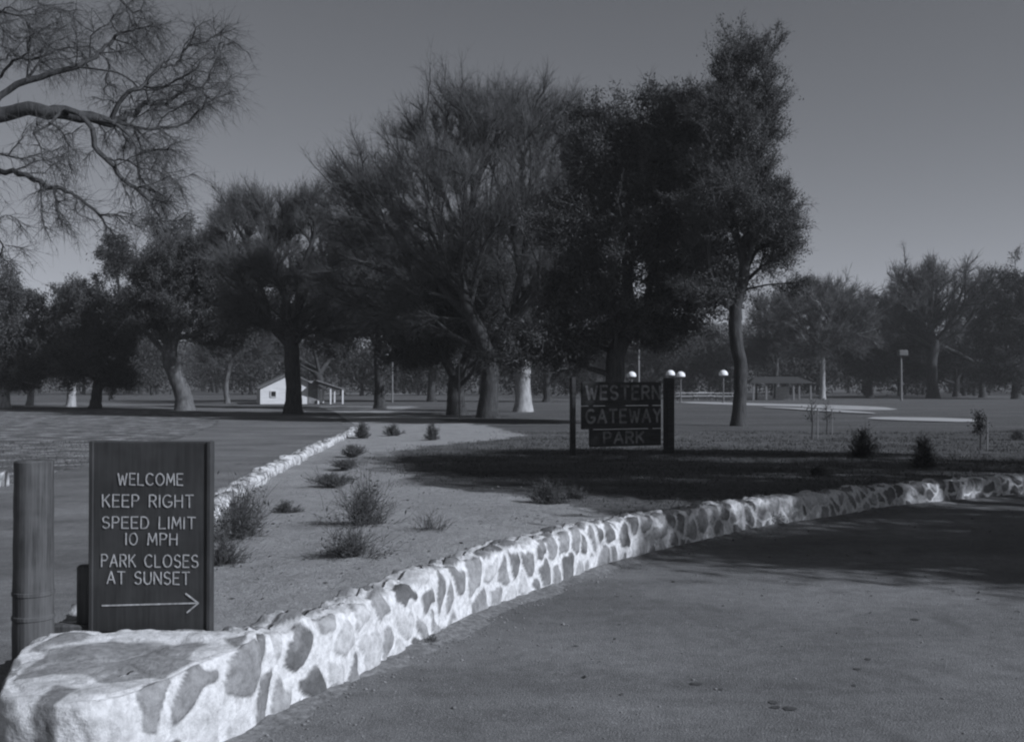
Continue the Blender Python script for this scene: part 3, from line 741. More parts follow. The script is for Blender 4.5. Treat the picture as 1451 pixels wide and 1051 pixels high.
# --- the foreground oak whose bare limbs hang into the top left corner
def corner_oak():
    D = 13.5; bx = wx(-330, D)
    rnd = np.random.default_rng(40)
    root = thing('oak_tree', (bx, D, 0), 'foreground oak reaching bare drooping limbs into the top left corner, trunk out of frame', 'tree')
    def P(px, py, dy=0): d = D+dy; return np.array([wx(px, d)-bx, dy, wz(py, d)])
    nodes = [np.array([0, 0, -.1])]; par = [0]
    def chain(start, pts):
        cur = start; ids = []
        prev = nodes[cur]
        for p in pts:
            for tt in (.5, 1.0):
                nodes.append(prev+(p-prev)*tt+rnd.normal(0, .03, 3)); par.append(cur); cur = len(nodes)-1; ids.append(cur)
            prev = p
        return ids
    tr = chain(0, [P(-330, 430), P(-322, 320), P(-300, 240)])
    l1 = chain(tr[-1], [P(-200, 200, -.2), P(-90, 185, -.3), P(0, 168, -.4), P(35, 148, -.4), P(80, 152, -.4), P(115, 165, -.5), P(140, 205, -.6), P(160, 235, -.7)])
    l2 = chain(l1[5], [P(-10, 140, .2), P(40, 112, .3), P(100, 92, .4), (P(165, 102, .5)), P(205, 125, .6), P(260, 118, .7), P(300, 135, .8), P(335, 130, .9)])
    l3 = chain(l1[9], [P(50, 190, -.8), P(55, 230, -.9), P(75, 255, -1.0), P(80, 290, -1.0)])
    l4 = chain(l2[9], [P(205, 155, .3), P(235, 195, .2), P(250, 225, .1)])
    l5 = chain(l1[-1], [P(185, 270, -.8), P(215, 290, -.8), P(232, 322, -.8)])
    l6 = chain(tr[-1], [P(-220, 120, .6), P(-120, 40, .9), P(-40, -30, 1.0), P(60, -60, 1.1), P(150, -20, 1.2), P(200, 30, 1.2)])
    l7 = chain(l2[3], [P(60, 60, .9), P(95, 20, 1.2), P(120, -30, 1.4)])
    l8 = chain(tr[-2], [P(-420, 200, .5), P(-520, 120, .7), P(-620, 60, .7)])
    l9 = chain(tr[-1], [P(-330, 120, 1.4), P(-350, 0, 2.0), P(-330, -120, 2.4)])
    l10 = chain(l1[3], [P(-80, 250, -1.0), P(-30, 300, -1.4), P(5, 345, -1.5)])
    l11 = chain(l2[11], [P(280, 90, 1.0), P(310, 60, 1.1)])
    ntk = len(nodes)
    lobes = [(270, 115, 75, 50, .8, 150), (200, 165, 75, 60, .4, 170), (215, 245, 55, 60, -.4, 130), (110, 60, 110, 55, .8, 170), (30, 40, 90, 60, 1.0, 130),
             (70, 215, 55, 55, -.9, 80), (235, 305, 30, 30, -.8, 45), (75, 285, 35, 40, -1.0, 55), (165, 320, 35, 22, -.8, 30), (195, 30, 55, 35, 1.2, 90), (300, 60, 45, 40, 1.0, 60), (10, 335, 25, 45, -1.4, 25),
             (-100, 60, 120, 120, .8, 110), (-480, 60, 200, 120, .6, 140), (-320, -80, 180, 120, 1.8, 140), (-60, 260, 60, 60, -1.2, 50)]
    T = []
    for cx, cy, rx, ry, dy, k in lobes:
        k = int(k*.75)
        q = rnd.normal(0, 1, (k, 3)); q /= np.linalg.norm(q, axis=1, keepdims=True); q *= rnd.uniform(0, 1, (k, 1))**(1/3)
        c = P(cx, cy, dy); T.append(c+q*np.array([rx*D/F, min(rx, 90)*D/F*1.1, ry*D/F]))
    T = np.concatenate(T)
    nn, pp = grow(nodes, par, T, .22, 4)
    Pn, R, ch, V, Fc = skeleton_mesh(nn, pp, .155, .0050, ntk, rnd, wob=.22, smooth_it=1)
    mesh_np('trunk', V, [Fc], M['bark'], root, smooth=True)
    thin = np.array([i for i in range(ntk, len(Pn)) if R[i] < .022])
    dirs = Pn[thin]-Pn[pp[thin]]; dirs /= (np.linalg.norm(dirs, axis=1, keepdims=True)+1e-6)
    k = 6
    S = np.repeat(Pn[thin], k, 0)-np.repeat(Pn[thin]-Pn[pp[thin]], k, 0)*rnd.uniform(0, .9, (len(thin)*k, 1))
    Dd = np.repeat(dirs, k, 0)*.8+rnd.normal(0, .5, (len(S), 3))+np.array([.2, 0, -.28]); Dd /= np.linalg.norm(Dd, axis=1, keepdims=True)
    V1, F1, mp, md = twigs_mesh(S, Dd, .34*rnd.uniform(.4, 1.6, len(S)), .0032, rnd, gravity=-.5, curl=.45)
    k2 = rnd.integers(0, len(mp), int(len(mp)*1.0))
    D2 = md[k2]*.7+rnd.normal(0, .6, (len(k2), 3)); D2 /= np.linalg.norm(D2, axis=1, keepdims=True)
    V2, F2, _, _ = twigs_mesh(mp[k2], D2, .15*rnd.uniform(.4, 1.5, len(k2)), .0024, rnd, seg=2)
    mesh_np('crown', np.concatenate([V1, V2]), [np.concatenate([F1, F2+len(V1)])], M['twig'], root)
corner_oak()

# --- trees out of frame to the right: they throw the shade on road and wall
def shade_tree(x, y, r, ells, label, kind, seed, n=420, **kw):
    """ells: (dx, dy, z, rx, ry, rz) around the trunk"""
    rnd = np.random.default_rng(seed)
    root = thing('oak_tree', (x, y, 0), label, 'tree', 'trees out of frame to the right that shade the road')
    T = []
    vol = np.array([(e[3]*e[4]*e[5])**.75 for e in ells]); vol /= vol.sum()
    for e, v in zip(ells, vol):
        k = int(n*v)+5; q = rnd.normal(0, 1, (k, 3)); q /= np.linalg.norm(q, axis=1, keepdims=True); q *= (rnd.uniform(.05, 1, k)**(1/3))[:, None]
        T.append(np.array(e[:3])+q*np.array(e[3:]))
    T = np.concatenate(T)
    fk = kw.get('fork', 2.8); pts = [(0, 0, -.1), (.05, 0, fk*.36), (.1, .05, fk*.7), (.05, .1, fk)]
    nn, pp = grow(pts, [0, 0, 1, 2], T, .45, 2)
    Pn, R, ch, V, Fc = skeleton_mesh(nn, pp, r, .02, 4, rnd)
    mesh_np('trunk', V, [Fc], M['bark'], root, smooth=True)
    thin = np.array([i for i in range(4, len(Pn)) if R[i] < .09])
    if kind == 'leaf':
        C = np.repeat(Pn[thin], kw.get('k', 40), 0); C = C+rnd.normal(0, .42, C.shape)
        Vl, Fq = leaves_mesh(C, .16, rnd, 1.5); mesh_np('crown', Vl, [Fq], M['leaf'], root)
    else:
        S = np.repeat(Pn[thin], 8, 0); Dd = rnd.normal(0, 1, S.shape); Dd[:, 2] += .4; Dd /= np.linalg.norm(Dd, axis=1, keepdims=True)
        V1, F1, mp, md = twigs_mesh(S, Dd, 1.0*rnd.uniform(.5, 1.2, len(S)), .012, rnd)
        mesh_np('crown', V1, [F1], M['twig'], root)

SUN_A = math.radians(27); SUN_E = math.radians(33)
sdir = Vector((math.cos(SUN_A)*math.cos(SUN_E), -math.sin(SUN_A)*math.cos(SUN_E), math.sin(SUN_E)))
def caster(gx, gy, H):
    """trunk position whose crown at height H shades the ground point (gx, gy)"""
    k = H/math.tan(SUN_E); return gx+math.cos(SUN_A)*k, gy-math.sin(SUN_A)*k

for gx_, gy_, H_, ells, lab, kd, sd, kk in [
    (6.0, 10.6, 7.0, [(0, 0, 7, 4.0, 1.8, 1.0), (-3.2, -.3, 6.6, 2.2, .9, .6), (3.5, .8, 7.3, 3.2, 2, 1)], 'leafy oak beside the road, nearest of the out of frame trees', 'leaf', 51, 60),
    (12.3, 13.0, 8.0, [(0, 0, 8, 4, 2.0, 1.2), (3.5, 0, 7.5, 3, 2.2, 1.5)], 'leafy oak behind the nearest out of frame roadside tree', 'leaf', 56, 40),
    (1.6, 18.6, 8.5, [(0, 0, 8.5, 3.4, 1.7, .9), (-2.8, .4, 8.3, 1.8, .8, .6), (3.5, -.3, 8.5, 2.6, 1.7, 1)], 'high crowned oak on the near verge, out of frame', 'leaf', 53, 12),
    (7.4, 8.7, 6.5, [(0, 0, 6.5, 3.6, 1.0, .8), (2.5, -.4, 6.2, 2.4, 1.0, .7), (1.5, -1.0, 6.3, 2.2, .6, .5)], 'low spreading oak on the near side of the road, out of frame', 'leaf', 65, 55),
    (3.2, 13.7, 7.0, [(0, 0, 7, 1.9, .45, .5), (-1.2, -.2, 6.9, 1.0, .3, .4)], 'thin crowned oak shading the strip just behind the wall, out of frame', 'leaf', 75, 22),
    (3.0, 15.0, 8.5, [(0, 0, 8.5, 2.6, .8, .6), (-2.6, .1, 8.4, 1.8, .7, .5), (2.8, .6, 8.5, 2.0, .8, .6)], 'flat topped oak shading the verge behind the wall, out of frame', 'leaf', 58, 12),
    (0.5, 21.0, 9.0, [(0, 0, 9, 3.0, 1.0, .7), (-2.0, -1.0, 9, 1.4, .7, .5)], 'tall thin oak shading the lawn left of the park name sign, out of frame', 'leaf', 61, 13),
    (8.0, 18.8, 8.5, [(0, 0, 8.5, 3.8, 2.0, 1.2), (3, .5, 8, 3, 2.2, 1.2)], 'spreading oak on the far verge, out of frame', 'leaf', 52, 13),
    (2.4, 22.8, 8.5, [(0, 0, 8.5, 2.6, .9, .7), (3, -.6, 8.6, 2.2, .8, .7)], 'slim leafy oak whose shade falls on the park name sign, out of frame', 'leaf', 57, 34),
    (14.5, 21.5, 8.5, [(0, 0, 8.5, 3.5, 2.2, 1.5), (3.5, 0, 8, 3, 2.2, 1.5)], 'tall leafy oak on the right lawn, out of frame', 'leaf', 55, 13),
    (22, 33, 9, [(0, 0, 9, 6, 3, 2), (5, 0, 8, 4, 3, 2)], 'broad leafy oak far over on the right lawn, out of frame', 'leaf', 54, 40)]:
    x, y = caster(gx_, gy_, H_)
    shade_tree(x, y, .3, ells, lab, kd, sd, k=kk)
for k_, (wx_, wy_, r_, lab) in enumerate([(5.7, 14.5, .20, 'first of the tall straight trunks striping the wall with shadow, out of frame'), (6.6, 15.1, .13, 'second and thinnest of the tall straight trunks shading the wall, out of frame'),
                                      (7.3, 15.6, .22, 'third of the tall straight trunks shading the wall, out of frame')]):
    shade_tree(wx_+math.cos(SUN_A)*8.5, wy_-math.sin(SUN_A)*8.5, r_, [(0, 0, 9.5, 1.6, 1.2, .9), (-1, .3, 9.2, 1.2, .8, .6)], lab, 'leaf', 66+k_, n=160, k=40, fork=6.5)

# ------------------------------------------------------------------ far woodland, one mass
def far_wood():
    rnd = np.random.default_rng(60)
    C = []; TV = []; TF = []; b = 0
    for k in range(190):
        if k < 120: d = rnd.uniform(150, 230); x = rnd.uniform(-130, 130)*d/190
        else: d = rnd.uniform(230, 330); x = rnd.uniform(-190, 190)
        pxx = 725+x*F/d
        h = rnd.uniform(9.5, 14)*(d/190)
        if 900 < pxx < 1250: h *= .95
        if pxx < 60: h *= 1.05
        if 470 < pxx < 650: h *= .8
        w = h*rnd.uniform(.35, .55)
        m_ = 5
        for q in range(m_):
            c = np.array([x+rnd.normal(0, w*.4), d+rnd.normal(0, w*.4), h*rnd.uniform(.25, .8)])
            n_ = int(420*rnd.uniform(.5, 1.3))
            C.append(c+rnd.normal(0, 1, (n_, 3))*np.array([w*.33, w*.33, h*.16]))
        V, Fc = tube_np(np.array([(x, d, -.1), (x+rnd.normal(0, .2), d, h*.35), (x+rnd.normal(0, .5), d, h*.8)]), np.array([.3, .22, .05]), 5)
        TV.append(V); TF.append(Fc+b); b += len(V)
    C = np.concatenate(C); C = C[C[:, 2] > .1]
    Vl, Fq = leaves_mesh(C, .50, rnd, 1.7)
    TVc = np.concatenate(TV)
    o = mesh_np('far_woodland', np.concatenate([TVc, Vl]), [np.concatenate(TF), Fq+len(TVc)], M['wood_far'])
    tag(o, 'distant belt of trees closing the park behind the lawns', 'woodland', kind='stuff')
far_wood()

# ------------------------------------------------------------------ shrubs and small plants
def shrub(px, py, w, h, label, name='bare_shrub', z=.28, n=70, kind='twig', seed=1, cat='shrub', group=None, lean=0.0, spread=.8, r=.0036, leafn=0, d=None, mat='twig'):
    n = int(n*1.4); leafn = int(leafn*(.3 if dep(py, z) < 11 else .8))
    rnd = np.random.default_rng(seed); d = d or dep(py, z); W = w*d/F*1.25; H = h*d/F*1.15
    root = thing(name, (wx(px, d), d, z-.02), label, cat, group)
    n0 = n
    az = rnd.uniform(0, 2*PI, n0); el = np.abs(rnd.normal(0, spread, n0)); el = np.clip(el, 0, 1.25)
    Dd = np.c_[np.sin(el)*np.cos(az)+lean, np.sin(el)*np.sin(az), np.cos(el)]; Dd /= np.linalg.norm(Dd, axis=1, keepdims=True)
    sc = 1/np.sqrt((Dd[:, 0]**2+Dd[:, 1]**2)/(W/2)**2+Dd[:, 2]**2/H**2)
    ln = sc*rnd.uniform(.55, 1.0, n0)
    P = np.c_[rnd.normal(0, W*.05, n0), rnd.normal(0, W*.05, n0), np.zeros(n0)]
    V1, F1, mp, md = twigs_mesh(P, Dd, ln, r, rnd, seg=4, curl=.35)
    # side twigs
    m_ = n0*9; src = rnd.integers(0, n0, m_); tt = rnd.uniform(.25, 1.0, m_)[:, None]
    S = P[src]+Dd[src]*ln[src][:, None]*tt*.9
    D2 = Dd[src]+rnd.normal(0, .5, (m_, 3)); D2[:, 2] = np.abs(D2[:, 2])*.8; D2 /= np.linalg.norm(D2, axis=1, keepdims=True)
    V2, F2, _, _ = twigs_mesh(S, D2, ln[src]*.35*rnd.uniform(.4, 1.2, m_), r*.6, rnd, seg=2, curl=.5)
    mesh_np('stems', np.concatenate([V1, V2]), [np.concatenate([F1, F2+len(V1)])], M[mat], root)
    if leafn:
        src = rnd.integers(0, n0, leafn); tt = rnd.uniform(.2, 1.05, leafn)[:, None]
        C = P[src]+Dd[src]*ln[src][:, None]*tt+rnd.normal(0, 1, (leafn, 3))*min(W, H)*.09
        C[:, 2] = np.abs(C[:, 2])
        Vl, Fq = leaves_mesh(C, max(.018, min(W, H)*.05), rnd, 1.8)
        mesh_np('foliage', Vl, [Fq], M['leaf_shrub'], root)
    return root
G = 'low plants on the sandy bank'
shrub(512, 752, 125, 78, 'large twiggy bare shrub in the middle of the sandy bank, the upper of the two', n=90, seed=1, lean=.12, leafn=900)
shrub(500, 798, 120, 62, 'low spreading twiggy shrub in front of the larger one on the sand', n=75, seed=2, lean=-.05, leafn=1300, spread=1.0)
shrub(338, 768, 110, 92, 'tall twiggy shrub beside the right edge of the welcome sign', n=90, seed=3, leafn=700, lean=.1)
shrub(318, 806, 75, 55, 'small low twiggy bush at the lower right edge of the welcome sign', n=60, seed=4, leafn=600)
shrub(405, 727, 50, 20, 'small dark tuft on the sand between the sign shrub and the middle shrub', n=70, seed=5, leafn=900, spread=1.0)
shrub(608, 764, 80, 42, 'pale wispy tuft right of the middle shrub', n=34, seed=6, mat='twig_pale', r=.003)
shrub(470, 686, 90, 16, 'low dark juniper mat nearest the left kerb wall', name='juniper', n=80, seed=7, leafn=1700, spread=1.2, r=.006)
shrub(492, 662, 62, 12, 'second low juniper mat going back along the left kerb wall', name='juniper', n=60, seed=8, leafn=1200, spread=1.2, r=.007, z=.23)
shrub(500, 645, 40, 16, 'third juniper clump going back along the left kerb wall', name='juniper', n=60, seed=9, leafn=900, r=.008, z=.2)
shrub(514, 620, 26, 24, 'upright juniper clump at the far end of the left kerb wall', name='juniper', n=60, seed=10, leafn=1000, r=.012, z=.12)
shrub(556, 617, 30, 16, 'small dark shrub on the far sand, middle of the three before the oak shade', n=60, seed=11, leafn=900, r=.012, z=.12)
shrub(612, 622, 22, 22, 'small dark shrub on the far sand, below the thin pole', n=60, seed=12, leafn=900, r=.012, z=.14)
shrub(775, 716, 62, 36, 'dark bushy shrub in the shade below the park name sign', n=80, seed=13, leafn=2200, z=.24)
shrub(812, 712, 40, 24, 'lower shaded shrub right beside the dark bushy one', n=60, seed=14, leafn=1200, z=.22)
shrub(1222, 650, 42, 46, 'dark leafy bush behind the right wall, left of the other two bushes', n=90, seed=15, leafn=1100, z=.12, r=.008, name='shrub')
shrub(1309, 664, 34, 48, 'narrow dark bush behind the right wall in the middle of the three bushes', n=90, seed=16, leafn=1000, z=.14, r=.008, name='shrub')
shrub(1443, 624, 26, 16, 'small dark bush behind the right wall at the right edge of the photo', n=60, seed=17, leafn=1200, z=.1, r=.01, name='shrub')
shrub(1160, 676, 60, 22, 'low shaded bush close behind the right wall', n=60, seed=18, leafn=1500, z=.17, name='shrub')
shrub(1088, 745, 44, 36, 'dark weed clump growing against the road face of the right wall', n=50, seed=19, leafn=900, z=.0, name='weed_clump', d=12.05)
shrub(610, 905, 34, 18, 'dry weed tuft at the foot of the stone wall beside the road', n=26, seed=20, z=.0, name='weed_clump', r=.0025, d=6.55)

def sapling(px, py, h, label, seed, z=.1, stake=True, crown=14, leafn=500):
    rnd = np.random.default_rng(seed); d = dep(py, z); H = h*d/F
    root = thing('sapling', (wx(px, d), d, z-.02), label, 'young tree', 'young trees planted on the lawn behind the wall')
    mb = MB(); mb.tube([(0, 0, 0), (.02, 0, H*.5), (-.02, 0, H)], [.02, .015, .006], 6); mb.build('trunk', M['bark'], root)
    n_ = 26; S = np.c_[np.zeros(n_), np.zeros(n_), H*rnd.uniform(.45, .95, n_)]
    Dd = rnd.normal(0, 1, (n_, 3)); Dd[:, 2] = np.abs(Dd[:, 2])+.5; Dd /= np.linalg.norm(Dd, axis=1, keepdims=True)
    cr = crown*d/F
    V1, F1, mp, md = twigs_mesh(S, Dd, cr*rnd.uniform(.5, 1.2, n_), .008, rnd)
    C = mp[rnd.integers(0, len(mp), leafn)]+rnd.normal(0, cr*.28, (leafn, 3)); Vl, Fq = leaves_mesh(C, .05, rnd, 1.6)
    mesh_np('crown', np.concatenate([V1, Vl]), [F1, Fq+len(V1)], M['leaf'], root)
    if stake:
        mb = MB(); mb.box((.16, 0, H*.42), (.035, .035, H*.9), bev=.004); mb.build('stake', M['pole_wood'], root)
sapling(1388, 642, 58, 'staked young tree with a small leafy head near the right edge of the photo', 71)
sapling(1150, 622, 52, 'bare young tree behind the right wall, left one of the close pair', 72, leafn=90)
sapling(1171, 616, 44, 'bare young tree behind the right wall, right one of the close pair', 73, leafn=90)

# ------------------------------------------------------------------ stroke lettering
def arc(cx, cy, rx, ry, a0, a1, n=14):
    return [(cx+rx*math.cos(math.radians(a0+(a1-a0)*k/n)), cy+ry*math.sin(math.radians(a0+(a1-a0)*k/n))) for k in range(n+1)]
GL = {
 'W': (1.0, [[(0, 1), (.26, 0), (.5, .8), (.74, 0), (1, 1)]]),
 'E': (.62, [[(.62, 1), (0, 1), (0, 0), (.62, 0)], [(0, .52), (.52, .52)]]),
 'L': (.60, [[(0, 1), (0, 0), (.6, 0)]]),
 'C': (.80, [arc(.45, .5, .45, .5, 45, 315)]),
 'O': (.90, [arc(.45, .5, .45, .5, 90, 450, 24)]),
 'M': (.86, [[(0, 0), (.08, 1), (.43, .25), (.78, 1), (.86, 0)]]),
 'K': (.68, [[(0, 1), (0, 0)], [(.64, 1), (0, .42)], [(.22, .6), (.68, 0)]]),
 'P': (.62, [[(0, 0), (0, 1), (.34, 1)]+arc(.34, .75, .28, .25, 90, -90, 10)+[(0, .5)]]),
 'R': (.66, [[(0, 0), (0, 1), (.34, 1)]+arc(.34, .75, .28, .25, 90, -90, 10)+[(0, .5)], [(.3, .5), (.66, 0)]]),
 'I': (.02, [[(0, 1), (0, 0)]]),
 '1': (.02, [[(0, 1), (0, 0)]]),
 '0': (.74, [arc(.37, .5, .37, .5, 90, 450, 24)]),
 'G': (.84, [arc(.45, .5, .45, .5, 50, 330)+[(.84, .42), (.5, .42)]]),
 'H': (.70, [[(0, 1), (0, 0)], [(.7, 1), (.7, 0)], [(0, .52), (.7, .52)]]),
 'T': (.74, [[(0, 1), (.74, 1)], [(.37, 1), (.37, 0)]]),
 'S': (.66, [arc(.33, .755, .30, .245, 30, 270, 12)+arc(.33, .255, .32, .255, 90, -150, 12)]),
 'D': (.72, [[(0, 0), (0, 1), (.27, 1)]+arc(.27, .5, .45, .5, 90, -90, 14)+[(0, 0)]]),
 'A': (.80, [[(0, 0), (.4, 1), (.8, 0)], [(.14, .34), (.66, .34)]]),
 'U': (.72, [[(0, 1), (0, .36)]+arc(.36, .36, .36, .36, 180, 360, 12)+[(.72, 1)]]),
 'N': (.74, [[(0, 0), (0, 1), (.74, 0), (.74, 1)]]),
 'Y': (.76, [[(0, 1), (.38, .5), (.76, 1)], [(.38, .5), (.38, 0)]]),
}
def strokes(text, x0, x1, z0, z1, gap=.32, space=.62):
    h = z1-z0; w = 0
    for c in text: w += (space if c == ' ' else GL[c][0]+gap)
    w -= gap
    s = (x1-x0)/w; out = []; x = x0
    for c in text:
        if c == ' ': x += space*s; continue
        gw, sts = GL[c]
        for st in sts: out.append([(x+a*s, z0+b_*h) for a, b_ in st])
        x += (gw+gap)*s
    return out
def words(text, x0, x1, z0, z1, **kw):
    st = strokes(text, x0, x1, z0, z1, **kw); out = []; i = 0
    for wd in text.split(' '):
        n = sum(len(GL[c][1]) for c in wd); out.append(st[i:i+n]); i += n
    return out
def lettering(name, paths, y, r, mat, parent, wob=.0008, seed=0):
    mb = MB(); rnd = random.Random(seed)
    for p in paths:
        pts = [(a+rnd.uniform(-wob, wob), y, b_+rnd.uniform(-wob, wob)) for a, b_ in p]
        for a, b_ in zip(pts[:-1], pts[1:]):
            va = Vector(a); vb = Vector(b_); d = (vb-va)
            if d.length < 1e-6: continue
            d.normalize(); nrm = Vector((-d.z, 0, d.x))*r
            e = d*r*.55; t_ = Vector((0, -.003, 0))
            q = [va-e-nrm, vb+e-nrm, vb+e+nrm, va-e+nrm]
            yo = Vector((0, -.0004*rnd.random(), 0))
            mb.add([v+yo for v in q]+[v+t_+yo for v in q], [(0, 1, 2, 3)[::-1], (4, 5, 6, 7)[::-1], (0, 4, 5, 1), (1, 5, 6, 2), (2, 6, 7, 3), (3, 7, 4, 0)])
    return mb.build(name, mat, parent)

# ------------------------------------------------------------------ welcome sign
D = 5.16; cx = wx(216.5, D)
sg = thing('welcome_sign', (cx, D, .40), 'dark upright board on the stone pier lettered WELCOME KEEP RIGHT with a white arrow', 'sign', rz=-.055)
def sx(px): return (px-216.5)*D/F
def sz(py): return wz(py, D)-.40
zt, zb = sz(625), sz(894); W = sx(302)-sx(130)
mb = MB(); mb.box((0, 0, (zt+zb)/2), (W, .045, zt-zb), bev=.006); mb.build('board', M['sign_wood'], sg)
for px in (131.5, 300.5):
    mb = MB(); mb.box((sx(px), -.003, (zt+zb)/2), (.022, .056, zt-zb+.004), bev=.004); mb.build('edge_strip', M['sign_wood'], sg)
mb = MB(); mb.box((sx(216), .045, sz(880)+.02), (W*.9, .04, .09), bev=.006); mb.build('back_batten', M['sign_wood'], sg)
mb = MB(); mb.box((sx(216), .045, sz(650)), (W*.9, .04, .09), bev=.006); mb.build('back_batten', M['sign_wood'], sg)
y = -.0235
rows = [('WELCOME', 170, 263, 686, 670), ('KEEP RIGHT', 148, 278, 717, 700), ('SPEED LIMIT', 148, 281, 747, 731), ('10 MPH', 182, 255, 770, 754), ('PARK CLOSES', 147, 285, 801, 784), ('AT SUNSET', 155, 273, 825, 808)]
for k, (tx, a, b_, lo, hi) in enumerate(rows):
    for wd in words(tx, sx(a), sx(b_), sz(lo), sz(hi), space=.75): lettering('lettering', wd, y, .0027, M['paint'], sg, seed=k)
lettering('arrow', [[(sx(148), sz(856)), (sx(286), sz(851))], [(sx(268), sz(838)), (sx(286), sz(851)), (sx(270), sz(864))]], y, .0034, M['paint'], sg, seed=9)
# support post behind the board and low timber
st = thing('sign_stake', (wx(121, 5.24), 5.24, .2), 'short dark stake just left of the welcome board, behind the stone pier', 'stake')
mb = MB(); mb.box((.0, 0, wz(828, 5.24)/2-.1), (.062, .062, wz(828, 5.24)-.2+.2), bev=.008, rz=.2); mb.build('post', M['post_wood'], st)
mb = MB(); mb.box((0, 0, wz(828, 5.24)-.2+.004), (.052, .052, .012), bev=.003, rz=.2); mb.build('cap', M['post_wood'], st)

# log post
D = 5.12
lp = thing('log_post', (wx(49, D), D, 0), 'thick round dark wooden post left of the welcome sign', 'post')
zt = wz(654, D); r = 27*D/F
prof = []
for k in range(24):
    z = -.05+(zt+.05)*k/23
    prof.append((r*(1.04-.07*k/23)*(1+.012*math.sin(k*1.7)), z))
prof.append((r*.90, zt+.008)); prof.append((r*.55, zt+.012))
mb = MB(); mb.lathe((0, 0, 0), prof, 36); mb.build('shaft', M['post_wood'], lp, smooth=False)
for py in (838, 872):
    mb = MB(); z = wz(py, D); mb.lathe((0, 0, z-.012), [(r*1.0, 0), (r*1.055, .004), (r*1.055, .020), (r*1.0, .024)], 36); mb.build('band', M['post_wood'], lp, smooth=False)
# low timber behind the pier
tb = thing('timber_rail', (wx(95, 5.2), 5.2, .36), 'low dark timber lying behind the stone pier between the log post and the welcome sign', 'timber')
mb = MB(); mb.box((0, 0, .035), (.50, .07, .07), bev=.008, rz=.03); mb.build('beam', M['post_wood'], tb)
for xx in (-.12, .14):
    mb = MB(); mb.box((xx, 0, -.10), (.06, .055, .22), bev=.006); mb.build('support', M['post_wood'], tb)

# ------------------------------------------------------------------ park name sign
Dl, Dr = 21.4, 22.3
pl = Vector((wx(811.5, Dl), Dl, 0)); pr = Vector((wx(947.5, Dr), Dr, 0)); mid = (pl+pr)/2; ang = math.atan2(pr.y-pl.y, pr.x-pl.x); hw = (pr-pl).length/2
ps = thing('park_sign', (mid.x, mid.y, .1), 'dark plank sign between two posts reading WESTERN GATEWAY PARK', 'sign', rz=ang)
Dm = (Dl+Dr)/2
def gz(py): return wz(py, Dm)-.1
def gx(px): return (px-880)*Dm/F
for s_, w_ in ((-1, .10), (1, .18)):
    mb = MB(); mb.box((s_*hw, 0, (gz(535)-.15)/2), (w_, w_, gz(535)+.15), bev=.012); mb.build('post', M['plank'], ps)
for (a, b_, x0, x1) in ((541, 574, 815, 943), (575, 607, 815, 943), (608, 632, 828, 943)):
    mb = MB(); mb.box(((gx(x0)+gx(x1))/2, -.02, (gz(a)+gz(b_))/2), (gx(x1)-gx(x0), .05, gz(a)-gz(b_)), bev=.008); mb.build('plank', M['plank'], ps)
for s_ in (-1, 1):
    mb = MB(); mb.box((s_*hw*.62, .03, (gz(545)+gz(630))/2), (.08, .045, gz(545)-gz(630)), bev=.006); mb.build('back_batten', M['plank'], ps)
for k, (tx, a, b_, lo, hi) in enumerate([('WESTERN', 822, 941, 565, 547), ('GATEWAY', 822, 942, 598, 580), ('PARK', 850, 914, 627, 612)]):
    lettering('lettering', strokes(tx, gx(a), gx(b_), gz(lo), gz(hi), gap=.36), -.046, .024, M['paint_old'], ps, wob=.002, seed=k)

# ------------------------------------------------------------------ white house
D = 88
hs = thing('white_house', (wx(411, D), D, 0), 'small white gabled house with a low porch roof, half hidden by the black oak trunk', 'house', rz=math.radians(16))
def hx(px): return (px-411)*D/F
zap, zel = wz(527, D), wz(546, D)
mb = MB(); mb.prism([(hx(370), 0), (hx(452), 0), (hx(452), zel-.1), (hx(412), zap-.12), (hx(370), zel-.1)], 0, 6.5); mb.build('wall', M['white_wall'], hs)
rf = MB()
for (xa, xb) in ((hx(366), hx(412)), (hx(456), hx(412))):
    za, zb_ = zel-.2, zap
    rf.add([(xa, -.35, za), (xb, -.35, zb_), (xb, 6.85, zb_), (xa, 6.85, za), (xa, -.35, za-.10), (xb, -.35, zb_-.10), (xb, 6.85, zb_-.10), (xa, 6.85, za-.10)],
           [(0, 1, 2, 3), (7, 6, 5, 4), (0, 4, 5, 1), (2, 6, 7, 3), (0, 3, 7, 4), (1, 5, 6, 2)])
rf.build('roof', M['roofing'], hs)
mb = MB(); mb.box((hx(388), -.02, wz(558, D)), (.38, .05, .42)); w_ = mb.build('window', M['dark_glass'], hs)
mb = MB()
for dx_, dz_, a, b_ in ((0, .24, .50, .06), (0, -.24, .50, .06), (-.22, 0, .06, .42), (.22, 0, .06, .42)): mb.box((hx(388)+dx_, -.05, wz(558, D)+dz_), (a, .05, b_))
mb.build('frame', M['white_wall'], w_)
mb = MB(); mb.box((hx(443), -.03, .98), (.8, .06, 1.9)); mb.build('door', M['roofing'], hs)
pr_ = MB(); xa, xb = hx(446), hx(486); za, zb_ = wz(538, D), wz(551, D)
pr_.add([(xa, -1.2, za), (xb, -1.2, zb_), (xb, 5, zb_), (xa, 5, za), (xa, -1.2, za-.09), (xb, -1.2, zb_-.09), (xb, 5, zb_-.09), (xa, 5, za-.09)],
        [(0, 1, 2, 3), (7, 6, 5, 4), (0, 4, 5, 1), (2, 6, 7, 3), (0, 3, 7, 4), (1, 5, 6, 2)])
pr_.build('porch_roof', M['roofing'], hs)
for px in (466, 483):
    for yy in (-1.1, 4.8):
        mb = MB(); mb.box((hx(px), yy, .62), (.12, .12, 1.24)); mb.build('porch_post', M['white_wall'], hs)

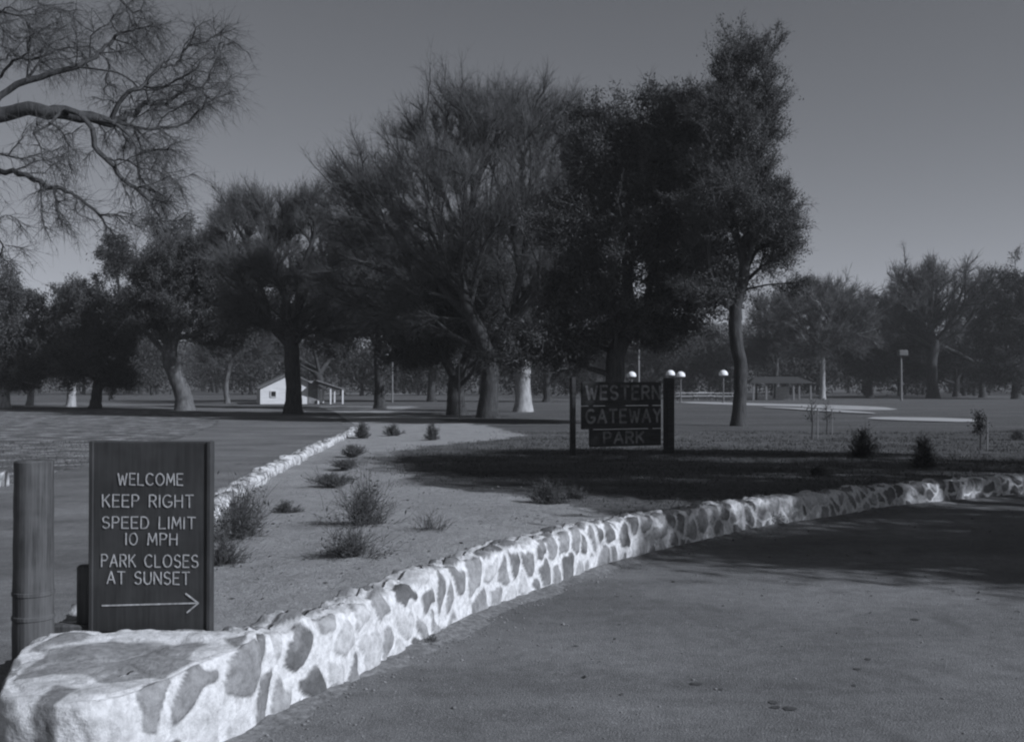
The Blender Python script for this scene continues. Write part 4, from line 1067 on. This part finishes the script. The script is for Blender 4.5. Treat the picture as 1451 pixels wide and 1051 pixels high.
# ------------------------------------------------------------------ dome lamps
labs = ['white dome lamp above the left half of the park name sign', 'white dome lamp directly above the right post of the park name sign',
        'white dome lamp just right of the park name sign', 'white dome lamp nearest the tall forked tree trunk']
def dome_lamp(px, py, D, label, w=13):
    z = wz(py, D); R_ = w/2*D/F
    o = thing('dome_lamp', (wx(px, D), D, 0), label, 'lamp', 'white dome lamps along the far drive')
    mb = MB(); mb.lathe((0, 0, 0), [(.14, 0), (.14, .1), (.07, .16), (.055, z-R_*.5), (.09, z-R_*.45)], 8); mb.build('pole', M['metal'], o)
    mb = MB(); prof = [(R_*.98, -R_*.42), (R_, -R_*.30)]+[(R_*math.cos(a), R_*.95*math.sin(a)-R_*.2) for a in np.linspace(.05, 1.5, 8)]
    mb.lathe((0, 0, z), prof, 18); mb.build('dome', M['dome'], o, smooth=True)
    mb = MB(); mb.lathe((0, 0, z-R_*.62), [(R_*.5, 0), (R_*.6, R_*.1), (R_*.5, R_*.19)], 12); mb.build('collar', M['metal'], o)
for (px, py, D_), lb in zip([(895, 531, 97), (950, 529, 94), (964.5, 531, 97), (1025, 529, 94)], labs): dome_lamp(px, py, D_, lb)

# poles
def pole(px, py_top, D, label, name, cat, r=.12):
    o = thing(name, (wx(px, D), D, 0), label, cat); z = wz(py_top, D)
    mb = MB(); mb.lathe((0, 0, -.1), [(r, 0), (r*.9, z*.5), (r*.72, z+.1)], 10); mb.build('pole', M['pole_wood'], o)
    return o, z
o, z = pole(905, 478, 92, 'slim wooden utility pole rising behind the park name sign', 'utility_pole', 'utility pole', .11)
mb = MB(); mb.box((0, 0, z-.5), (1.3, .1, .12)); mb.build('crossarm', M['pole_wood'], o)
for s_ in (-.55, .55):
    mb = MB(); mb.lathe((s_, 0, z-.44), [(.05, 0), (.06, .08), (.03, .14)], 8); mb.build('insulator', M['dome'], o)
o, z = pole(1277, 505, 108, 'wooden lamp pole with a square box head on the far right lawn', 'lamp_pole', 'lamp', .13)
mb = MB(); mb.box((.15, 0, z+.35), (.95, .6, .6), bev=.06); hd = mb.build('lamp_box', M['metal'], o)
mb = MB(); mb.box((.15, -.32, z+.35), (.75, .04, .42)); mb.build('glass', M['metal'], hd)
o, z = pole(651, 500, 47, 'thin pale pole in front of the dark oak trunks, left of the pale trunk', 'thin_pole', 'pole', .035)
mb = MB(); mb.lathe((0, 0, z-.02), [(.04, 0), (.045, .03), (.02, .06)], 8); mb.build('cap', M['metal'], o)
# twin flood lamp glimpsed in the trees
o, z = pole(556, 508, 96, 'lamp post with two white globes among the trees right of the white house', 'globe_lamp', 'lamp', .08)
mb = MB(); mb.box((0, 0, z-.03), (1.1, .06, .06)); mb.build('arm', M['metal'], o)
for s_ in (-.45, .45):
    mb = MB(); mb.lathe((s_, 0, z), [(.08, 0), (.2, .06), (.26, .2), (.2, .36), (.06, .42)], 12); mb.build('globe', M['dome'], o, smooth=True)

# ------------------------------------------------------------------ picnic shelter and things at the far edge
D = 112
sh = thing('picnic_shelter', (wx(1098, D), D, 0), 'low picnic shelter with a dark flat roof and pale panels behind the tall forked tree', 'shelter')
def qx(px): return (px-1098)*D/F
mb = MB()
mb.add([(qx(1056), -2, 1.75), (qx(1148), -2, 1.75), (qx(1148), 3, 1.75), (qx(1056), 3, 1.75), (qx(1072), .5, 2.45), (qx(1132), .5, 2.45)],
       [(3, 2, 1, 0), (0, 1, 5, 4), (1, 2, 5), (2, 3, 4, 5), (3, 0, 4)])
mb.build('roof', M['plank'], sh)
for px in (1062, 1080, 1118, 1142):
    for yy in (-1.7, 2.7):
        mb = MB(); mb.box((qx(px), yy, .875), (.2, .2, 1.75), bev=.02); mb.build('post', M['pole_wood'], sh)
mb = MB(); mb.box((qx(1110), .4, .75), (qx(1120)-qx(1101), .15, 1.3)); mb.build('back_wall', M['concrete'], sh)
def picnic_table(px, D, label, rz=0.0):
    o = thing('picnic_table', (wx(px, D), D, 0), label, 'picnic table', 'picnic tables on the far lawn', rz)
    mb = MB(); mb.box((0, 0, .76), (2.2, .8, .07), bev=.01); mb.build('tabletop', M['concrete'], o)
    for s_ in (-1, 1):
        mb = MB(); mb.box((0, s_*.75, .45), (2.2, .3, .06), bev=.01); mb.build('bench', M['concrete'], o)
        mb = MB(); mb.tube([(s_*.75, -.8, 0), (s_*.75, -.3, .72)], [.05, .05], 6); mb.tube([(s_*.75, .8, 0), (s_*.75, .3, .72)], [.05, .05], 6)
        mb.box((s_*.75, 0, .40), (.08, 1.7, .06)); mb.build('leg_frame', M['pole_wood'], o)
picnic_table(972, 108, 'pale picnic table just right of the park name sign on the far lawn')
picnic_table(995, 110, 'middle pale picnic table between the park name sign and the tall forked tree', .2)
picnic_table(1026, 106, 'pale picnic table under the dome lamp nearest the tall forked tree', -.1)

# ------------------------------------------------------------------ small loose stuff
def pebbles():
    rnd = np.random.default_rng(80)
    Q, S = resample([(p[0], p[1]) for p in R_pts[:15]], .05)
    T = np.gradient(Q, axis=0); T /= np.linalg.norm(T, axis=1, keepdims=True); Nn = np.stack([T[:, 1], -T[:, 0]], 1)
    n = 3200; i = rnd.integers(0, len(Q), n); off = .02+np.abs(rnd.normal(0, .16, n))
    P = np.c_[Q[i]+Nn[i]*off[:, None], np.full(n, .008)]
    m_ = 900; P2 = np.c_[rnd.uniform(-1.5, 7, m_), rnd.uniform(4, 14, m_), np.full(m_, .008)]
    xf = np.interp(P2[:, 1], [p[1] for p in R_pts], [p[0] for p in R_pts]); P2 = P2[P2[:, 0] > xf+.1]
    m3 = 2600; d = rnd.uniform(5.1, 16, m3); x = rnd.uniform(-3.8, 2.5, m3)
    lo = np.interp(d, [p[1] for p in L_pts], [p[0] for p in L_pts])+.25; hi = np.interp(d, [p[1] for p in R_pts], [p[0] for p in R_pts])-.35
    ok = (x > lo) & (x < hi); d = d[ok]; x = x[ok]
    z = np.array([.0+np.interp(b_, [4.9, 9, 14, 20], [.29, .29, .22, .17])+.035*nz(a, b_, 0, .9)+.016*nz(a, b_, 4, 4)+.06*math.exp(-((a+.8)**2/3.0+(b_-9.5)**2/14)) for a, b_ in zip(x, d)])
    P = np.concatenate([P, P2, np.c_[x, d, z]])
    n = len(P); s = .004+.009*rnd.random(n)**2.5
    s[rnd.random(n) < .015] *= 2.2
    o8 = np.array([(1, 0, 0), (-1, 0, 0), (0, 1, 0), (0, -1, 0), (0, 0, 1), (0, 0, -1)], float)
    V = P[:, None, :]+o8[None]*s[:, None, None]*rnd.uniform(.6, 1.3, (n, 6, 1))*np.array([1, 1, .6])
    tri = np.array([(0, 2, 4), (2, 1, 4), (1, 3, 4), (3, 0, 4), (2, 0, 5), (1, 2, 5), (3, 1, 5), (0, 3, 5)])
    Fc = (np.arange(n)*6)[:, None, None]+tri[None]
    o = mesh_np('gravel', V.reshape(-1, 3), [Fc.reshape(-1, 3)], M['pebble']); tag(o, 'loose gravel along the foot of the stone wall and on the sand', 'gravel', kind='stuff')
pebbles()

def grass():
    rnd = np.random.default_rng(81)
    # on the bank beyond the sand
    n = 90000; d = 10.5+(34-10.5)*rnd.random(n)**1.3; x = rnd.uniform(-3, 18, n)
    edge = np.interp(d, [10.3, 11.5, 13.3, 14.6, 18.5, 23.5, 27, 31, 40], [1.3, .75, -.1, -1.3, -1.9, -2.6, -1.2, .5, -1.0])
    wall_x = np.interp(d, [p[1] for p in R_pts], [p[0] for p in R_pts])-.35
    ok = (x > edge+rnd.normal(0, .5, n)) & (x < np.where(d < 21.5, wall_x, 99)) & (x < d*.5+1)
    x = x[ok]; d = d[ok]
    clump = np.array([nz(a, b_, 9, 1.6)+.6*nz(a, b_, 2, 5) for a, b_ in zip(x, d)]); ok = clump > -.15; x = x[ok]; d = d[ok]
    z = np.array([np.interp(b_, [4.9, 9, 14, 20, 30, 45, 70], [.29, .29, .22, .17, .10, .04, .015])+.035*nz(a, b_, 0, .9)+.016*nz(a, b_, 4, 4) for a, b_ in zip(x, d)])
    # left lawn
    m_ = 9000; d2 = rnd.uniform(16, 30, m_); x2 = rnd.uniform(-26, -8, m_); l = np.interp(d2, [8, 19, 30, 44, 58], [-7.6, -8.2, -9.6, -12.3, -16.5])
    ok = (x2 < l-.1+rnd.normal(0, .15, m_)) & (x2 > -d2*.5-1); x2 = x2[ok]; d2 = d2[ok]
    P = np.concatenate([np.c_[x, d, z-.01], np.c_[x2, d2, np.full(len(x2), -.015)]]); n = len(P)
    h = rnd.uniform(.02, .06, n)*(1+.012*P[:, 1]); a = rnd.uniform(0, 2*PI, n); w = .004+.00025*P[:, 1]
    side = np.c_[np.cos(a), np.sin(a), np.zeros(n)]*w[:, None]; lean = np.c_[rnd.normal(0, .5, n), rnd.normal(0, .5, n), np.ones(n)]*h[:, None]
    V = np.stack([P-side, P+side, P+lean], 1).reshape(-1, 3); Fc = (np.arange(n)*3)[:, None]+np.arange(3)[None]
    o = mesh_np('grass', V, [Fc], M['grass_blade']); tag(o, 'short dry winter grass behind the wall and on the left lawn', 'grass', kind='stuff')
grass()

def litter():
    rnd = np.random.default_rng(82); n = 5200
    x = np.concatenate([rnd.uniform(-2.8, 9, n), rnd.uniform(-1, 7, 500)]); d = np.concatenate([5.4+rnd.random(n)**.9*16, rnd.uniform(5, 14, 500)])
    lo = np.interp(d, [p[1] for p in L_pts], [p[0] for p in L_pts])+.3; wl = np.interp(d, [p[1] for p in R_pts], [p[0] for p in R_pts])
    ok = (x > lo) & (np.abs(x-wl+.14) > .25); x = x[ok]; d = d[ok]; wl = wl[ok]
    nn_ = np.array([nz(a, b_, 12, .8) for a, b_ in zip(x, d)]); on_road = x > wl
    ok = np.where(on_road, rnd.random(len(x)) < .12, nn_+rnd.normal(0, .2, len(x)) > .02); x = x[ok]; d = d[ok]; on_road = on_road[ok]
    z = np.array([0.012 if r_ else np.interp(b_, [4.9, 9, 14, 20, 30], [.29, .29, .22, .17, .10])+.035*nz(a, b_, 0, .9)+.016*nz(a, b_, 4, 4)+.06*math.exp(-((a+.8)**2/3.0+(b_-9.5)**2/14))+.008 for a, b_, r_ in zip(x, d, on_road)])
    n = len(x); a = rnd.uniform(0, 2*PI, n); s = rnd.uniform(.007, .022, n)
    u = np.c_[np.cos(a), np.sin(a), rnd.normal(0, .3, n)]*s[:, None]; v = np.c_[-np.sin(a), np.cos(a), rnd.normal(0, .3, n)]*s[:, None]*.55
    P = np.c_[x, d, z]; V = np.stack([P-u, P+v, P+u, P-v], 1).reshape(-1, 3); Fc = (np.arange(n)*4)[:, None]+np.arange(4)[None]
    o = mesh_np('leaf_litter', V, [Fc], M['litter']); tag(o, 'scattered dead leaves on the sand and the road edge', 'leaf litter', kind='stuff')
litter()

# ------------------------------------------------------------------ haze
HAZE = 0.0006
if HAZE > 0:
    m = bpy.data.materials.new('haze'); m.use_nodes = True; t = m.node_tree
    t.nodes.remove(t.nodes['Principled BSDF'])
    pv = N(t, 'ShaderNodeVolumePrincipled'); pv.inputs['Color'].default_value = (.85, .85, .85, 1); pv.inputs['Density'].default_value = HAZE
    pv.inputs['Anisotropy'].default_value = .2
    L(t, pv.outputs[0], t.nodes['Material Output'].inputs['Volume'])
    mb = MB(); mb.box((0, 570, 29), (1900, 1290, 64)); o = mb.build('haze', m); tag(o, kind='stuff'); tag(o, 'thin pale haze over the park', 'haze')

# ------------------------------------------------------------------ light, sky, camera
TINT = (.945, 1.0, 1.12)
w = bpy.data.worlds.new('World'); scene.world = w; w.use_nodes = True; t = w.node_tree
bg = t.nodes['Background']
sky = N(t, 'ShaderNodeTexSky', sky_type='NISHITA'); sky.sun_disc = False
sky.sun_elevation = SUN_E; sky.sun_rotation = math.atan2(sdir.x, sdir.y)
sky.air_density = 1.0; sky.dust_density = .15; sky.ozone_density = 1.0
bw = N(t, 'ShaderNodeSeparateColor'); L(t, sky.outputs[0], bw.inputs[0])    # black and white film behind a red filter
c = mixc(t, 1.0, bw.outputs[0], 1.0, 'MULTIPLY')
mx = c.node; mx.inputs[7].default_value = (TINT[0], TINT[1], TINT[2], 1)
L(t, c, bg.inputs['Color']); bg.inputs['Strength'].default_value = .078

sl = bpy.data.lights.new('sun', 'SUN'); sl.energy = 4.5; sl.angle = math.radians(.6); sl.color = TINT
so = link(bpy.data.objects.new('sun', sl)); so.rotation_euler = (-sdir).to_track_quat('-Z', 'Y').to_euler()
so.location = (20, -10, 20)

cam = bpy.data.cameras.new('camera'); cam.sensor_width = 36; cam.lens = 36*F/1451; cam.clip_end = 5000; cam.clip_start = .05
co_ = link(bpy.data.objects.new('camera', cam)); co_.location = (0, 0, CAMZ)
pitch = math.atan((HZ-525.5)/F); co_.rotation_euler = (PI/2+pitch, 0, 0)
scene.camera = co_
scene.view_settings.view_transform = 'Standard'; scene.view_settings.look = 'None'; scene.view_settings.exposure = 0.0; scene.view_settings.gamma = 1.0
scene.cycles.filter_width = 2.2
scene.cycles.max_bounces = 4; scene.cycles.volume_bounces = 0
scene.cycles.use_adaptive_sampling = True
